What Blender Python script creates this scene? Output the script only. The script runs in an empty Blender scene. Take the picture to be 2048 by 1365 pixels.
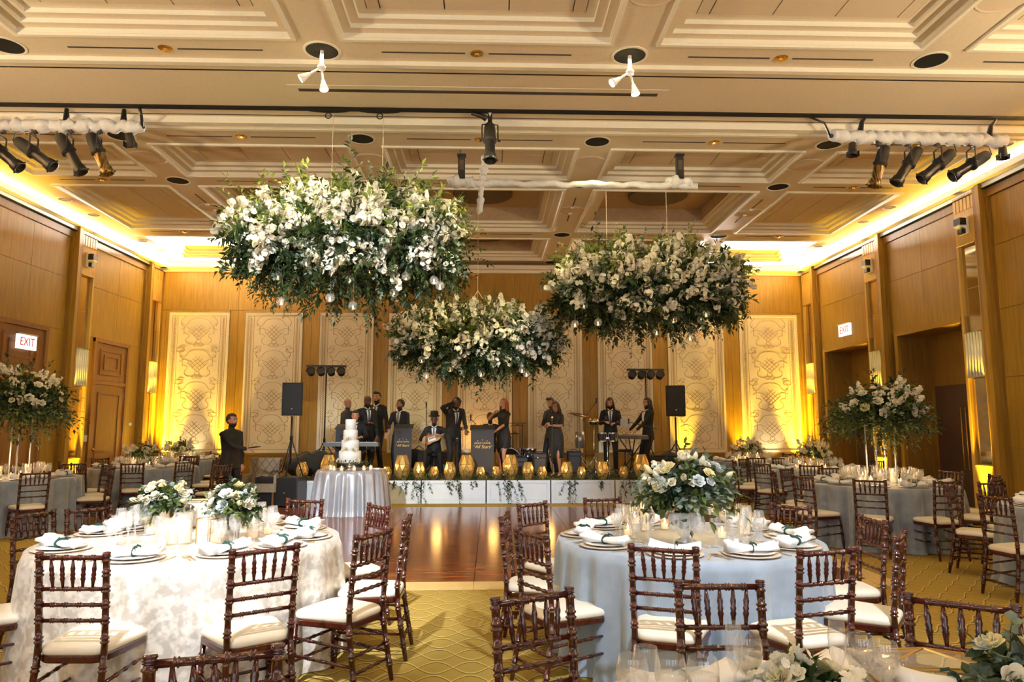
import bpy, bmesh, math, random
import numpy as np
from mathutils import Vector, Matrix, Euler
PI=math.pi; R=math.radians
sc=bpy.context.scene
COL=sc.collection
random.seed(7)

# ------------------------------------------------------------------ camera, world, exposure, large lights
EYE=1.55
cam_d=bpy.data.cameras.new('camera'); cam=bpy.data.objects.new('camera',cam_d); COL.objects.link(cam)
cam.location=(0,0,EYE); cam.rotation_euler=(R(96.8),0,R(-1.78))
cam_d.sensor_width=36; cam_d.lens=1420/2048*36; cam_d.clip_start=.05; cam_d.clip_end=100
sc.camera=cam
sc.view_settings.view_transform='Standard'; sc.view_settings.look='None'
sc.view_settings.exposure=0.66; sc.view_settings.gamma=1; sc.view_settings.use_curve_mapping=False
w=bpy.data.worlds.new('world'); sc.world=w; w.use_nodes=True
w.node_tree.nodes['Background'].inputs[0].default_value=(1,.86,.68,1)
w.node_tree.nodes['Background'].inputs[1].default_value=0.015
XL,XR,YB,YF,ZC=-8.86,8.66,19.0,-6.0,5.96
def area(name,loc,rot,sx,sy,e,col):
    d=bpy.data.lights.new(name,'AREA'); d.shape='RECTANGLE'; d.size=sx; d.size_y=sy; d.energy=e; d.color=col
    o=bpy.data.objects.new(name,d); o.location=loc; o.rotation_euler=rot; COL.objects.link(o); return o
def spot(name,loc,target,e,col,cone=50,blend=.5,rad=.05):
    d=bpy.data.lights.new(name,'SPOT'); d.energy=e; d.color=col; d.spot_size=R(cone); d.spot_blend=blend; d.shadow_soft_size=rad
    o=bpy.data.objects.new(name,d); o.location=loc
    v=Vector(target)-Vector(loc); o.rotation_euler=v.to_track_quat('-Z','Y').to_euler(); COL.objects.link(o); return o
WARM=(1,.76,.42); COOL=(.80,.90,1.0); YEL=(1,.62,.03)
COVE=(1,.93,.86)
# cove strips along the two side walls and the back wall
area('cove_light',(XL+.10,7.5,5.845),(R(180),R(-60),0),.06,23,17000,COVE)
area('cove_light',(XR-.10,7.5,5.845),(R(180),R(60),0),.06,23,17000,COVE)
area('cove_light',(-7.0,YB-.10,5.845),(R(240),0,0),3.2,.06,1900,COVE)
area('cove_light',(6.8,YB-.10,5.845),(R(240),0,0),3.2,.06,1900,COVE)
# added unseen fill spots by the near side walls, brightening the ceiling
for X_,sg_ in ((XL,1),(XR,-1)):
    for y_ in (-1.0,2.3,5.6): spot('ceiling_fill_spot',(X_+sg_*.35,y_,3.4),(X_+sg_*4.5,y_+1.5,ZC),370,(1,.82,.55),130,.9,.15)
# narrow spots in the ceiling over the tables and flowers
spot('pin_spot',(-1.7,.6,5.85),(-1.75,5.25,.78),3000,(.95,.96,1.0),26,.7,.06)  # out of view, assumed from the bright ivory tabletop
spot('pin_spot',(1.9,.5,5.85),(1.4,5.0,.78),1100,COOL,34,.6,.08)  # assumed too, a weaker unseen lamp for the grey table
spot('pin_spot',(-3.2,-1.0,5.4),(-1.2,15.0,.9),4800,COOL,27,.7,.10)  # assumed unseen lamp, adds the cool light on the stage front
spot('pin_spot',(1.67,7.98,5.55),(-1.6,9.5,4.2),950,(1,.88,.50),50,.6,.06)
spot('pin_spot',(1.67,7.98,5.55),(-.3,12.45,3.2),1000,(1,.86,.46),30,.6,.06)
spot('pin_spot',(-2.0,7.98,5.55),(2.7,11.0,4.1),800,(1,.87,.48),38,.6,.06)
spot('pin_spot',(-2.0,7.98,5.55),(-2.9,9.5,4.3),420,(1,.90,.60),60,.6,.06)

# ------------------------------------------------------------------ helpers
class MB:
    def __init__(s): s.v=[]; s.f=[]
    def add(s,vs,fs,M=None):
        b=len(s.v)
        if M is not None: vs=[tuple(M@Vector(p)) for p in vs]
        s.v.extend(vs); s.f.extend([tuple(i+b for i in f) for f in fs]); return s
    def box(s,x0,x1,y0,y1,z0,z1,M=None):
        return s.add([(x0,y0,z0),(x1,y0,z0),(x1,y1,z0),(x0,y1,z0),(x0,y0,z1),(x1,y0,z1),(x1,y1,z1),(x0,y1,z1)],
          [(0,3,2,1),(4,5,6,7),(0,1,5,4),(1,2,6,5),(2,3,7,6),(3,0,4,7)],M)
    def quad(s,a,b,c,d): return s.add([a,b,c,d],[(0,1,2,3)])
    def tube(s,pts,r,n=8,caps=True,M=None,flat=None):
        pts=[Vector(p) for p in pts]; m=len(pts)
        if not isinstance(r,(list,tuple)): r=[r]*m
        vs=[];fs=[]; prev=None
        for i,p in enumerate(pts):
            t=(pts[min(i+1,m-1)]-pts[max(i-1,0)])
            if t.length<1e-9: t=Vector((0,0,1))
            t.normalize()
            if prev is None:
                a=Vector((1,0,0)) if abs(t.x)<.9 else Vector((0,1,0)); u=(a-t*a.dot(t)).normalized()
            else: u=(prev-t*prev.dot(t)).normalized()
            prev=u; w_=t.cross(u); ri=r[i]
            ra,rb=(ri if isinstance(ri,(list,tuple)) else (ri,ri))
            for k in range(n):
                a=2*PI*k/n; vs.append(tuple(p+u*math.cos(a)*ra+w_*math.sin(a)*rb))
        for i in range(m-1):
            for k in range(n):
                k2=(k+1)%n; fs.append((i*n+k,i*n+k2,(i+1)*n+k2,(i+1)*n+k))
        if caps: fs.append(tuple(range(n-1,-1,-1))); fs.append(tuple((m-1)*n+k for k in range(n)))
        return s.add(vs,fs,M)
    def cyl(s,c,r,z0,z1,n=16,M=None,r2=None): return s.tube([(c[0],c[1],z0),(c[0],c[1],z1)],[r,r if r2 is None else r2],n,True,M)
    def lathe(s,prof,n=16,c=(0,0,0),M=None,caps=False):
        vs=[];fs=[];m=len(prof)
        for (r,z) in prof:
            for k in range(n):
                a=2*PI*k/n; vs.append((c[0]+r*math.cos(a),c[1]+r*math.sin(a),c[2]+z))
        for i in range(m-1):
            for k in range(n):
                k2=(k+1)%n; fs.append((i*n+k,i*n+k2,(i+1)*n+k2,(i+1)*n+k))
        if caps: fs.append(tuple(range(n-1,-1,-1))); fs.append(tuple((m-1)*n+k for k in range(n)))
        return s.add(vs,fs,M)
    def ball(s,c,r,n=10,m=7,M=None):
        if not isinstance(r,(tuple,list)): r=(r,r,r)
        vs=[(c[0],c[1],c[2]-r[2])];fs=[]
        for i in range(1,m):
            t=PI*i/m-PI/2
            for k in range(n):
                a=2*PI*k/n; vs.append((c[0]+r[0]*math.cos(t)*math.cos(a),c[1]+r[1]*math.cos(t)*math.sin(a),c[2]+r[2]*math.sin(t)))
        vs.append((c[0],c[1],c[2]+r[2])); L=len(vs)-1
        for k in range(n):
            k2=(k+1)%n; fs.append((0,1+k2,1+k))
            for i in range(m-2): fs.append((1+i*n+k,1+i*n+k2,1+(i+1)*n+k2,1+(i+1)*n+k))
            fs.append((1+(m-2)*n+k,1+(m-2)*n+k2,L))
        return s.add(vs,fs,M)
    def ring(s,x0,x1,y0,y1,z0,z1,w):   # rectangular frame in the xy plane
        s.box(x0,x1,y0,y0+w,z0,z1); s.box(x0,x1,y1-w,y1,z0,z1); s.box(x0,x0+w,y0+w,y1-w,z0,z1); s.box(x1-w,x1,y0+w,y1-w,z0,z1); return s
    def prism(s,poly,z0,z1,M=None):
        n=len(poly)
        return s.add([(x,y,z0) for x,y in poly]+[(x,y,z1) for x,y in poly],
          [tuple(range(n-1,-1,-1)),tuple(range(n,2*n))]+[(i,(i+1)%n,n+(i+1)%n,n+i) for i in range(n)],M)
    def mesh(s,name,mat=None,smooth=False):
        m=bpy.data.meshes.new(name); m.from_pydata(s.v,[],s.f)
        if mat is not None: m.materials.append(mat)
        if smooth: m.polygons.foreach_set('use_smooth',[True]*len(m.polygons))
        m.update(); return m
    def build(s,name,mat,parent=None,smooth=False,loc=None,rz=0):
        return obj(name,s.mesh(name,mat,smooth),parent,loc,rz)
def obj(name,mesh,parent=None,loc=None,rz=0):
    o=bpy.data.objects.new(name,mesh); COL.objects.link(o)
    if parent is not None: o.parent=parent
    if loc is not None: o.location=loc
    if rz: o.rotation_euler=(0,0,rz)
    return o
def tag(o,label=None,cat=None,group=None,kind=None):
    if label: o['label']=label
    if cat: o['category']=cat
    if group: o['group']=group
    if kind: o['kind']=kind
    return o
def thing(name,label,cat,loc=(0,0,0),rz=0,group=None):
    o=bpy.data.objects.new(name,None); COL.objects.link(o); o.empty_display_size=.1
    o.location=loc; o.rotation_euler=(0,0,rz); return tag(o,label,cat,group)
def copy_tree(o,parent=None):
    c=o.copy(); COL.objects.link(c); c.parent=parent
    for ch in o.children: copy_tree(ch,c)
    return c
def place(proto,state,loc,rz,label,group=None,scale=None):
    """first call uses the prototype itself, later calls copy it"""
    o=proto if not state.get(proto.name) else copy_tree(proto)
    state[proto.name]=True
    o.location=loc; o.rotation_euler=(0,0,rz)
    if scale: o.scale=(scale,)*3 if not isinstance(scale,(tuple,list)) else scale
    o['label']=label
    if group: o['group']=group
    elif 'group' in o: del o['group']
    return o
USED={}
# ---- projection helpers: photo pixel -> place, used to find real positions
_y,_p=R(1.78),R(6.8)
FW=Vector((math.sin(_y)*math.cos(_p),math.cos(_y)*math.cos(_p),math.sin(_p))); RT=Vector((math.cos(_y),-math.sin(_y),0)); UP=RT.cross(FW)
def ray(x,y): return FW*1420+RT*(x-1024)-UP*(y-682.5)
def atz(x,y,z): d=ray(x,y); return Vector((0,0,EYE))+d*((z-EYE)/d.z)
def aty(x,y,Y): d=ray(x,y); return Vector((0,0,EYE))+d*(Y/d.y)
def atx(x,y,X): d=ray(x,y); return Vector((0,0,EYE))+d*(X/d.x)

# ------------------------------------------------------------------ materials
MATS={}
def mat(name,c1,rough=.5,metal=0,ramp=(.35,.65),*,c2=None,scale=8,stretch=None,bump=0,bscale=None,emit=0,emitc=None,spec=None,detail=4,trans=None,coat=0,sheen=0,sub=0):
    if name in MATS: return MATS[name]
    m=bpy.data.materials.new(name); MATS[name]=m; m.use_nodes=True
    nt=m.node_tree; b=nt.nodes['Principled BSDF']; L=nt.links
    if c2 is None: c2=tuple(x*.86 for x in c1)
    tc=nt.nodes.new('ShaderNodeTexCoord'); mp=nt.nodes.new('ShaderNodeMapping')
    if stretch: mp.inputs['Scale'].default_value=stretch
    L.new(tc.outputs['Object'],mp.inputs[0])
    n=nt.nodes.new('ShaderNodeTexNoise'); n.inputs['Scale'].default_value=scale; n.inputs['Detail'].default_value=detail
    L.new(mp.outputs[0],n.inputs['Vector'])
    cr=nt.nodes.new('ShaderNodeValToRGB'); cr.color_ramp.elements[0].position=ramp[0]; cr.color_ramp.elements[1].position=ramp[1]
    cr.color_ramp.elements[0].color=(*c2,1); cr.color_ramp.elements[1].color=(*c1,1)
    L.new(n.outputs['Fac'],cr.inputs[0]); L.new(cr.outputs[0],b.inputs['Base Color'])
    b.inputs['Roughness'].default_value=rough; b.inputs['Metallic'].default_value=metal
    if spec is not None: b.inputs['Specular IOR Level'].default_value=spec
    if coat: b.inputs['Coat Weight'].default_value=coat; b.inputs['Coat Roughness'].default_value=.12
    if sheen: b.inputs['Sheen Weight'].default_value=sheen
    if emit:
        b.inputs['Emission Color'].default_value=(*(emitc or c1),1); b.inputs['Emission Strength'].default_value=emit
    if bump:
        n2=n
        if bscale:
            n2=nt.nodes.new('ShaderNodeTexNoise'); n2.inputs['Scale'].default_value=bscale; n2.inputs['Detail'].default_value=3; L.new(mp.outputs[0],n2.inputs['Vector'])
        bp=nt.nodes.new('ShaderNodeBump'); bp.inputs['Strength'].default_value=bump; bp.inputs['Distance'].default_value=.01
        L.new(n2.outputs['Fac'],bp.inputs['Height']); L.new(bp.outputs[0],b.inputs['Normal'])
    return m
def glassmat(name,tint=(1,1,1),refl=.9,lo=.05,hi=.75,rough=.02,milk=0):
    m=bpy.data.materials.new(name); m.use_nodes=True; nt=m.node_tree; nt.nodes.clear(); L=nt.links
    out=nt.nodes.new('ShaderNodeOutputMaterial'); mx=nt.nodes.new('ShaderNodeMixShader'); lw=nt.nodes.new('ShaderNodeLayerWeight'); lw.inputs[0].default_value=.35
    pw=nt.nodes.new('ShaderNodeMath'); pw.operation='POWER'; pw.inputs[1].default_value=1.6; L.new(lw.outputs['Facing'],pw.inputs[0])
    ma=nt.nodes.new('ShaderNodeMath'); ma.operation='MULTIPLY_ADD'; ma.inputs[1].default_value=hi-lo; ma.inputs[2].default_value=lo; L.new(pw.outputs[0],ma.inputs[0])
    n=nt.nodes.new('ShaderNodeTexNoise'); n.inputs['Scale'].default_value=6
    cr=nt.nodes.new('ShaderNodeMixRGB'); cr.inputs[1].default_value=(*tint,1); cr.inputs[2].default_value=(*[x*.97 for x in tint],1); L.new(n.outputs[0],cr.inputs[0])
    t=nt.nodes.new('ShaderNodeBsdfTransparent'); L.new(cr.outputs[0],t.inputs[0])
    g=nt.nodes.new('ShaderNodeBsdfGlossy'); g.inputs['Color'].default_value=(refl,refl,refl,1); g.inputs['Roughness'].default_value=rough
    L.new(ma.outputs[0],mx.inputs[0]); L.new(t.outputs[0],mx.inputs[1]); L.new(g.outputs[0],mx.inputs[2])
    last=mx
    if milk:
        d=nt.nodes.new('ShaderNodeBsdfDiffuse'); d.inputs[0].default_value=(.95,.93,.9,1); m2=nt.nodes.new('ShaderNodeMixShader'); m2.inputs[0].default_value=milk
        L.new(mx.outputs[0],m2.inputs[1]); L.new(d.outputs[0],m2.inputs[2]); last=m2
    L.new(last.outputs[0],out.inputs[0]); MATS[name]=m; return m
def leafmat(name,c1,c2,rough=.5,tr=.25):
    m=mat(name,c1,rough,c2=c2,scale=3,detail=2)
    nt=m.node_tree; b=nt.nodes['Principled BSDF']; out=[n for n in nt.nodes if n.type=='OUTPUT_MATERIAL'][0]
    t=nt.nodes.new('ShaderNodeBsdfTranslucent'); t.inputs[0].default_value=(*c1,1); mx=nt.nodes.new('ShaderNodeMixShader'); mx.inputs[0].default_value=tr
    nt.links.new(b.outputs[0],mx.inputs[1]); nt.links.new(t.outputs[0],mx.inputs[2]); nt.links.new(mx.outputs[0],out.inputs[0]); return m
m_veneer=mat('veneer',(.365,.212,.023),.42,c2=(.275,.150,.014),scale=5,stretch=(6,6,.35),bump=.03,detail=6)
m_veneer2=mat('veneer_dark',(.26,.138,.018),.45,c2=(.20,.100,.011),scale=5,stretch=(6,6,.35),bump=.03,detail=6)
m_doorwood=mat('door_wood',(.26,.115,.028),.42,c2=(.195,.08,.018),scale=5,stretch=(6,6,.35),bump=.03,detail=6)
m_pilaster=mat('pilaster_wood',(.62,.39,.085),.4,c2=(.52,.32,.06),scale=5,stretch=(6,6,.4),bump=.02,detail=6)
m_ceil=mat('ceiling_paint',(.78,.66,.48),.8,c2=(.74,.62,.445),scale=30,bump=.02)
m_ceiltrim=mat('ceiling_trim_paint',(.88,.82,.68),.7,c2=(.85,.79,.64),scale=20)
m_panelc=mat('coffer_panel_board',(.72,.58,.41),.85,c2=(.68,.54,.375),scale=60,bump=.03)
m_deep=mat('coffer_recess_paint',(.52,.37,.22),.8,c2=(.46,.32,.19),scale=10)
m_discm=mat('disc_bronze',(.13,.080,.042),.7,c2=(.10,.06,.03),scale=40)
m_cornice=mat('cornice_white',(.82,.78,.68),.6,c2=(.78,.74,.64),scale=20)
m_black=mat('black_metal',(.006,.006,.0065),.45,c2=(.009,.009,.0095),scale=20)
m_blackm=mat('black_matte',(.005,.005,.0052),.8,c2=(.007,.007,.0072),scale=30,bump=.05)
m_void=mat('dark_slot',(.006,.005,.004),.9,c2=(.01,.008,.006))
m_slot=mat('slot_grey',(.08,.06,.05),.7,c2=(.06,.045,.04))
m_white=mat('white_paint',(.80,.80,.78),.45,c2=(.76,.76,.74),scale=10)
m_mirror=mat('mirror_bronze',(.62,.55,.38),.06,metal=1,c2=(.58,.50,.34),scale=3)
m_brass=mat('brass',(.75,.50,.16),.25,metal=1,c2=(.65,.42,.12),scale=15)
m_chrome=mat('chrome',(.75,.75,.76),.12,metal=1,c2=(.68,.68,.70),scale=15)
m_glass=glassmat('clear_glass',(.985,.985,.985),1,.06,.75,.08,.11)
m_crystal=glassmat('crystal_glass',(.93,.95,.97),1,.2,.9,.08,.55)
m_carpet2=mat('stage_carpet',(.05,.04,.03),.95,c2=(.035,.028,.02),scale=80,bump=.2)
def carpet():
    m=bpy.data.materials.new('carpet_ovals'); m.use_nodes=True; nt=m.node_tree; L=nt.links; b=nt.nodes['Principled BSDF']
    def N(t,**k):
        n=nt.nodes.new(t)
        for a,v in k.items(): setattr(n,a,v)
        return n
    def MT(op,a,b_=None,c=None):
        n=N('ShaderNodeMath',operation=op)
        for i,v in enumerate((a,b_,c)):
            if v is None: continue
            if isinstance(v,(int,float)): n.inputs[i].default_value=v
            else: L.new(v,n.inputs[i])
        return n.outputs[0]
    tc=N('ShaderNodeTexCoord'); sx=N('ShaderNodeSeparateXYZ'); L.new(tc.outputs['Object'],sx.inputs[0])
    x=sx.outputs[0]; y=sx.outputs[1]
    P,Q,A=.26,.46,.11
    s=MT('MULTIPLY',MT('SINE',MT('MULTIPLY',x,2*PI/Q)),A)
    def line(v,wd):
        f=MT('ABSOLUTE',MT('SUBTRACT',MT('FRACT',MT('DIVIDE',v,P)),.5))
        return MT('LESS_THAN',f,wd)
    l1=line(MT('ADD',y,s),.035); l2=line(MT('SUBTRACT',y,s),.035)
    ln=MT('MAXIMUM',l1,l2)
    l3=line(MT('ADD',MT('ADD',y,s),.016),.03); l4=line(MT('ADD',MT('SUBTRACT',y,s),.016),.03)
    dk=MT('MAXIMUM',l3,l4)
    n=N('ShaderNodeTexNoise'); n.inputs['Scale'].default_value=160; n.inputs['Detail'].default_value=2; L.new(tc.outputs['Object'],n.inputs['Vector'])
    n2=N('ShaderNodeTexNoise'); n2.inputs['Scale'].default_value=1.3; L.new(tc.outputs['Object'],n2.inputs['Vector'])
    base=N('ShaderNodeMixRGB'); base.inputs[1].default_value=(.29,.200,.040,1); base.inputs[2].default_value=(.41,.295,.075,1); L.new(n.outputs[0],base.inputs[0])
    mA=N('ShaderNodeMixRGB'); L.new(dk,mA.inputs[0]); L.new(base.outputs[0],mA.inputs[1]); mA.inputs[2].default_value=(.15,.092,.015,1)
    mB=N('ShaderNodeMixRGB'); L.new(ln,mB.inputs[0]); L.new(mA.outputs[0],mB.inputs[1]); mB.inputs[2].default_value=(.53,.40,.14,1)
    L.new(mB.outputs[0],b.inputs['Base Color']); b.inputs['Roughness'].default_value=.95; b.inputs['Specular IOR Level'].default_value=.1
    h=MT('ADD',MT('MULTIPLY',ln,1.0),MT('MULTIPLY',n.outputs[0],.5)); bp=N('ShaderNodeBump'); bp.inputs['Strength'].default_value=.6; bp.inputs['Distance'].default_value=.006
    L.new(h,bp.inputs['Height']); L.new(bp.outputs[0],b.inputs['Normal']); return m
m_carpet=carpet()
m_parq=mat('parquet',(.40,.115,.026),.17,c2=(.055,.013,.005),scale=2.6,stretch=(.8,7,1),bump=.004,detail=7,coat=0,spec=.4)
m_edge=mat('gold_edge',(.70,.52,.22),.4,c2=(.62,.45,.18),scale=8)
# ------------------------------------------------------------------ floor and dance floor
floor=tag(MB().quad((XL-2,YF,0),(XR+2,YF,0),(XR+2,YB,0),(XL-2,YB,0)).build('floor',m_carpet),'mustard carpet woven with interlocking ovals','floor',kind='structure')
df=thing('dance_floor','glossy red brown wooden dance floor laid before the stage','dance floor',(0,0,0))
PX=[-4.08+1.31*i for i in range(7)]; PY=[7.24+1.29*i for i in range(6)]
for i in range(6):
    for j in range(5):
        mb=MB().box(-.652,.652,-.642,.642,0,.022)
        o=mb.build('floor_panel',m_parq,df,loc=(PX[i]+.655,PY[j]+.645,.001))
        o.rotation_euler=(0,0,PI*((i+j)%2))
for (a,b,c,d,n_) in ((PX[0],PX[-1],6.97,7.235,6),(PX[-1]+.003,PX[-1]+.25,6.97,PY[-1],0),(PX[0]-.25,PX[0]-.003,6.97,PY[-1],0)):
    if n_:
        for i in range(n_):
            x0=a+(b-a)*i/n_; x1=a+(b-a)*(i+1)/n_-.004
            MB().add([(x0,c,.002),(x1,c,.002),(x1,d,.002),(x0,d,.002),(x0,c,.005),(x1,c,.005),(x1,d,.023),(x0,d,.023)],[(0,3,2,1),(4,5,6,7),(0,1,5,4),(1,2,6,5),(2,3,7,6),(3,0,4,7)]).build('edge_ramp',m_edge,df)
    else: MB().box(a,b,c,d,.002,.018).build('edge_ramp',m_edge,df)

# ------------------------------------------------------------------ ceiling with coffers
BX=[-5.66,-2.0,1.66,5.34]                      # beam centre lines
colx=[(-8.04,-5.97),(-5.35,-2.29),(-1.69,1.37),(1.97,5.04),(5.65,7.82)]
rowy=[(4.9,7.7),(10.92,12.30),(12.90,15.73),(16.43,18.55)]
xs=sorted({XL-.2,XR+.2,*[v for c in colx for v in c]}); ys=sorted({YF,YB+.2,*[v for c in rowy for v in c]})
mb=MB()
for i in range(len(xs)-1):
    for j in range(len(ys)-1):
        hole=any(abs(c[0]-xs[i])<1e-6 for c in colx) and any(abs(r[0]-ys[j])<1e-6 for r in rowy)
        if not hole: mb.quad((xs[i],ys[j],ZC),(xs[i],ys[j+1],ZC),(xs[i+1],ys[j+1],ZC),(xs[i+1],ys[j],ZC))
mb.box(XL-.2,XR+.2,YF,YB+.2,ZC+.75,ZC+.8)
ceil=tag(mb.build('ceiling',m_ceil),'beige coffered plaster ceiling','ceiling',kind='structure')
STEP,RISE=.105,.055
for ci,(x0,x1) in enumerate(colx):
    for ri,(y0,y1) in enumerate(rowy):
        deep=ci in (1,2,3) and ri>=2
        ins=.0
        ct=MB(); cs=MB()
        z=ZC; a=[x0,x1,y0,y1]
        for k in range(3):
            # riser then tread
            X0,X1,Y0,Y1=a; z2=z+RISE
            for p,q in (((X0,Y0),(X0,Y1)),((X0,Y1),(X1,Y1)),((X1,Y1),(X1,Y0)),((X1,Y0),(X0,Y0))):
                ct.quad((p[0],p[1],z),(q[0],q[1],z),(q[0],q[1],z2),(p[0],p[1],z2))
            b=[X0+STEP,X1-STEP,Y0+STEP,Y1-STEP]
            cs.quad((X0,Y0,z2),(b[0],b[2],z2),(b[1],b[2],z2),(X1,Y0,z2)); cs.quad((X0,Y1,z2),(X1,Y1,z2),(b[1],b[3],z2),(b[0],b[3],z2))
            cs.quad((X0,Y0,z2),(X0,Y1,z2),(b[0],b[3],z2),(b[0],b[2],z2)); cs.quad((X1,Y0,z2),(b[1],b[2],z2),(b[1],b[3],z2),(X1,Y1,z2))
            a=b; z=z2
        cf=cs.build('coffer',m_ceil,ceil)
        ct.build('coffer_riser',m_ceiltrim,cf)
        MB().ring(x0-.05,x1+.05,y0-.05,y1+.05,ZC-.028,ZC+.002,.045).build('coffer_moulding',m_ceiltrim,cf)
        X0,X1,Y0,Y1=a
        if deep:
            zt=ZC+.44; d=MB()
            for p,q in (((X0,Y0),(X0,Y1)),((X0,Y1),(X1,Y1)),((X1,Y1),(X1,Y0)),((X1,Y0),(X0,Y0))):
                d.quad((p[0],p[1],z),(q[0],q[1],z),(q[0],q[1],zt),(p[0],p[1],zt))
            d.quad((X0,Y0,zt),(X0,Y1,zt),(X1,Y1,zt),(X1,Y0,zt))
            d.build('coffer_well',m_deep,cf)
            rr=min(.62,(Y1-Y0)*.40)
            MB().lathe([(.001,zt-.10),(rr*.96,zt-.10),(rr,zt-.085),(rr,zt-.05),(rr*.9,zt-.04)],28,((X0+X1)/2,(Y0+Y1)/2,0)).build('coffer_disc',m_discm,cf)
        else:
            # boards of the coffer bed, grooves between them
            d=MB().quad((X0,Y0,z+.012),(X0,Y1,z+.012),(X1,Y1,z+.012),(X1,Y0,z+.012)); d.build('coffer_bed',m_slot,cf)
            W=X1-X0; bw=.15; n=3 if W>1.8 else 2
            xx=[X0,X0+bw]+[X0+bw+(W-2*bw)*k/n for k in range(1,n)]+[X1-bw,X1]
            ny=2 if Y1-Y0<1.5 else 3
            yy=[Y0+(Y1-Y0)*k/ny for k in range(ny+1)]
            g=.007
            for i in range(len(xx)-1):
                for j in range(ny):
                    MB().box(xx[i]+g,xx[i+1]-g,yy[j]+g/2,yy[j+1]-g/2,z-.004,z+.010).build('coffer_board',m_panelc,cf)
# trims and tracks across the ceiling
def ctrim(y0,y1,drop,m=None,name='ceiling_moulding',x0=XL,x1=XR):
    return MB().box(x0,x1,y0,y1,ZC-drop,ZC+.002).build(name,m or m_ceiltrim,ceil)
ctrim(8.22,8.30,.055); ctrim(9.86,9.98,.095); ctrim(10.17,10.24,.055)
ctrim(8.49,8.51,.006,m_void,'track_groove'); ctrim(9.50,9.60,.02,m_void,'partition_track'); ctrim(9.785,9.80,.006,m_slot,'track_groove')
MB().box(-2.54,2.23,8.97,9.04,ZC-.006,ZC).build('linear_diffuser',m_slot,ceil); MB().box(-2.66,2.35,8.86,8.875,ZC-.004,ZC).build('diffuser_lip',m_ceiltrim,ceil)
for y in (8.01,10.58,12.60,16.05):
    for xc in (-7.0,-3.83,-.17,3.5,6.75):
        h=1.13 if abs(xc)<6 else .75
        for s in (-1,1):
            a,b=sorted((xc+s*.14,xc+s*h)); MB().box(a,b,y-.012,y+.012,ZC-.005,ZC).build('air_slot',m_slot,ceil)
for xb in BX:
    for (a,b) in ((13.35,13.95),(14.35,14.95),(16.75,17.2),(17.6,18.05)):
        MB().box(xb-.012,xb+.012,a,b,ZC-.005,ZC).build('air_slot',m_slot,ceil)
        MB().cyl((xb,(b if a<14 else a) ),.035,ZC-.03,ZC,10).build('detector',m_ceiltrim,ceil)
# brass sprinklers
def sprinkler(x,y):
    t=thing('sprinkler','SP','sprinkler',(x,y,ZC))
    MB().lathe([(.001,-.012),(.075,-.010),(.085,-.002),(.085,0)],16).build('plate',m_brass,t)
    MB().lathe([(.03,-.03),(.035,-.012)],10,caps=True).build('head',m_brass,t); return t
spk=sprinkler(-3.83,8.01); RN={8.01:'nearest row',10.58:'row just behind the lighting pipes',12.60:'row over the dance floor',16.05:'row over the stage'}
for y in (8.01,10.58,12.60,16.05):
    for xc in (-7.0,-3.83,-.17,3.5,6.75):
        place(spk,USED,(xc,y,ZC),0,'small round brass sprinkler between air slots, '+RN[y],'brass ceiling sprinklers, '+RN[y])
def downlight(r):
    t=thing('downlight','DL','downlight',(0,0,ZC))
    MB().lathe([(r+.028,-.001),(r+.028,-.008),(r,-.010),(r,-.001)],24).build('trim_ring',m_ceiltrim,t)
    MB().lathe([(.0,-.004),(r,-.004)],24).build('dark_well',m_void,t); return t
DLN={8.0:'nearest row',10.6:'row behind the lighting pipes',12.6:'row over the dance floor',16.05:'row over the stage front',18.9:'row by the back wall'}
d1=downlight(.185); 
for y in (8.0,10.6,12.6,16.05,18.85):
    for xb in BX:
        k=min(DLN,key=lambda q:abs(q-y))
        if y==8.0 and xb in BX[1:3]: continue
        place(d1,USED,(xb,y,ZC),0,'large round black recessed downlight in '+DLN[k],'large downlights, '+DLN[k])
d2=downlight(.115)
for s,x in (('left',-8.34),('right',8.10)):
    for y in (7.3,8.35,10.5,11.5,13.75,14.78,16.9,18.0):
        place(d2,USED,(x,y,ZC),0,'small black downlight in the bright ceiling edge along the %s wall'%s,'small downlights along the %s wall'%s)
spg=thing('ceiling_speaker','CS','speaker',(0,0,ZC)); MB().lathe([(.0,-.006),(.26,-.006),(.28,-.012),(.30,0)],28).build('grille',m_panelc,spg)
for n,(x,y) in enumerate([(-2.0,6.7),(1.66,6.7),(5.32,6.7),(-5.68,11.5),(-2.01,11.5),(1.67,11.5),(5.35,11.5),(-2,14.2),(1.66,14.2),(5.35,14.2),(-5.66,14.2)]):
    k='nearest row' if y<8 else 'row past the lighting pipes' if y<13 else 'row toward the stage'
    place(spg,USED,(x,y,ZC),0,'round perforated ceiling speaker grille, '+k,'ceiling speakers, '+k)
# soft warm glow from the downlights
for y in (4.2,8.0,10.6,14.2,17.6):
    for xb in BX: spot('downlight_lamp',(xb,y,ZC-.03),(xb,y,0),((95 if abs(xb)<3 else 60) if y<12 else 60 if y<16 else 25),WARM,100,.9,.10)
for y in (1.0,):
    for xb in BX: spot('downlight_lamp',(xb,y,ZC-.03),(xb,y,0),130,(1,.82,.6),105,.9,.10)

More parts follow.
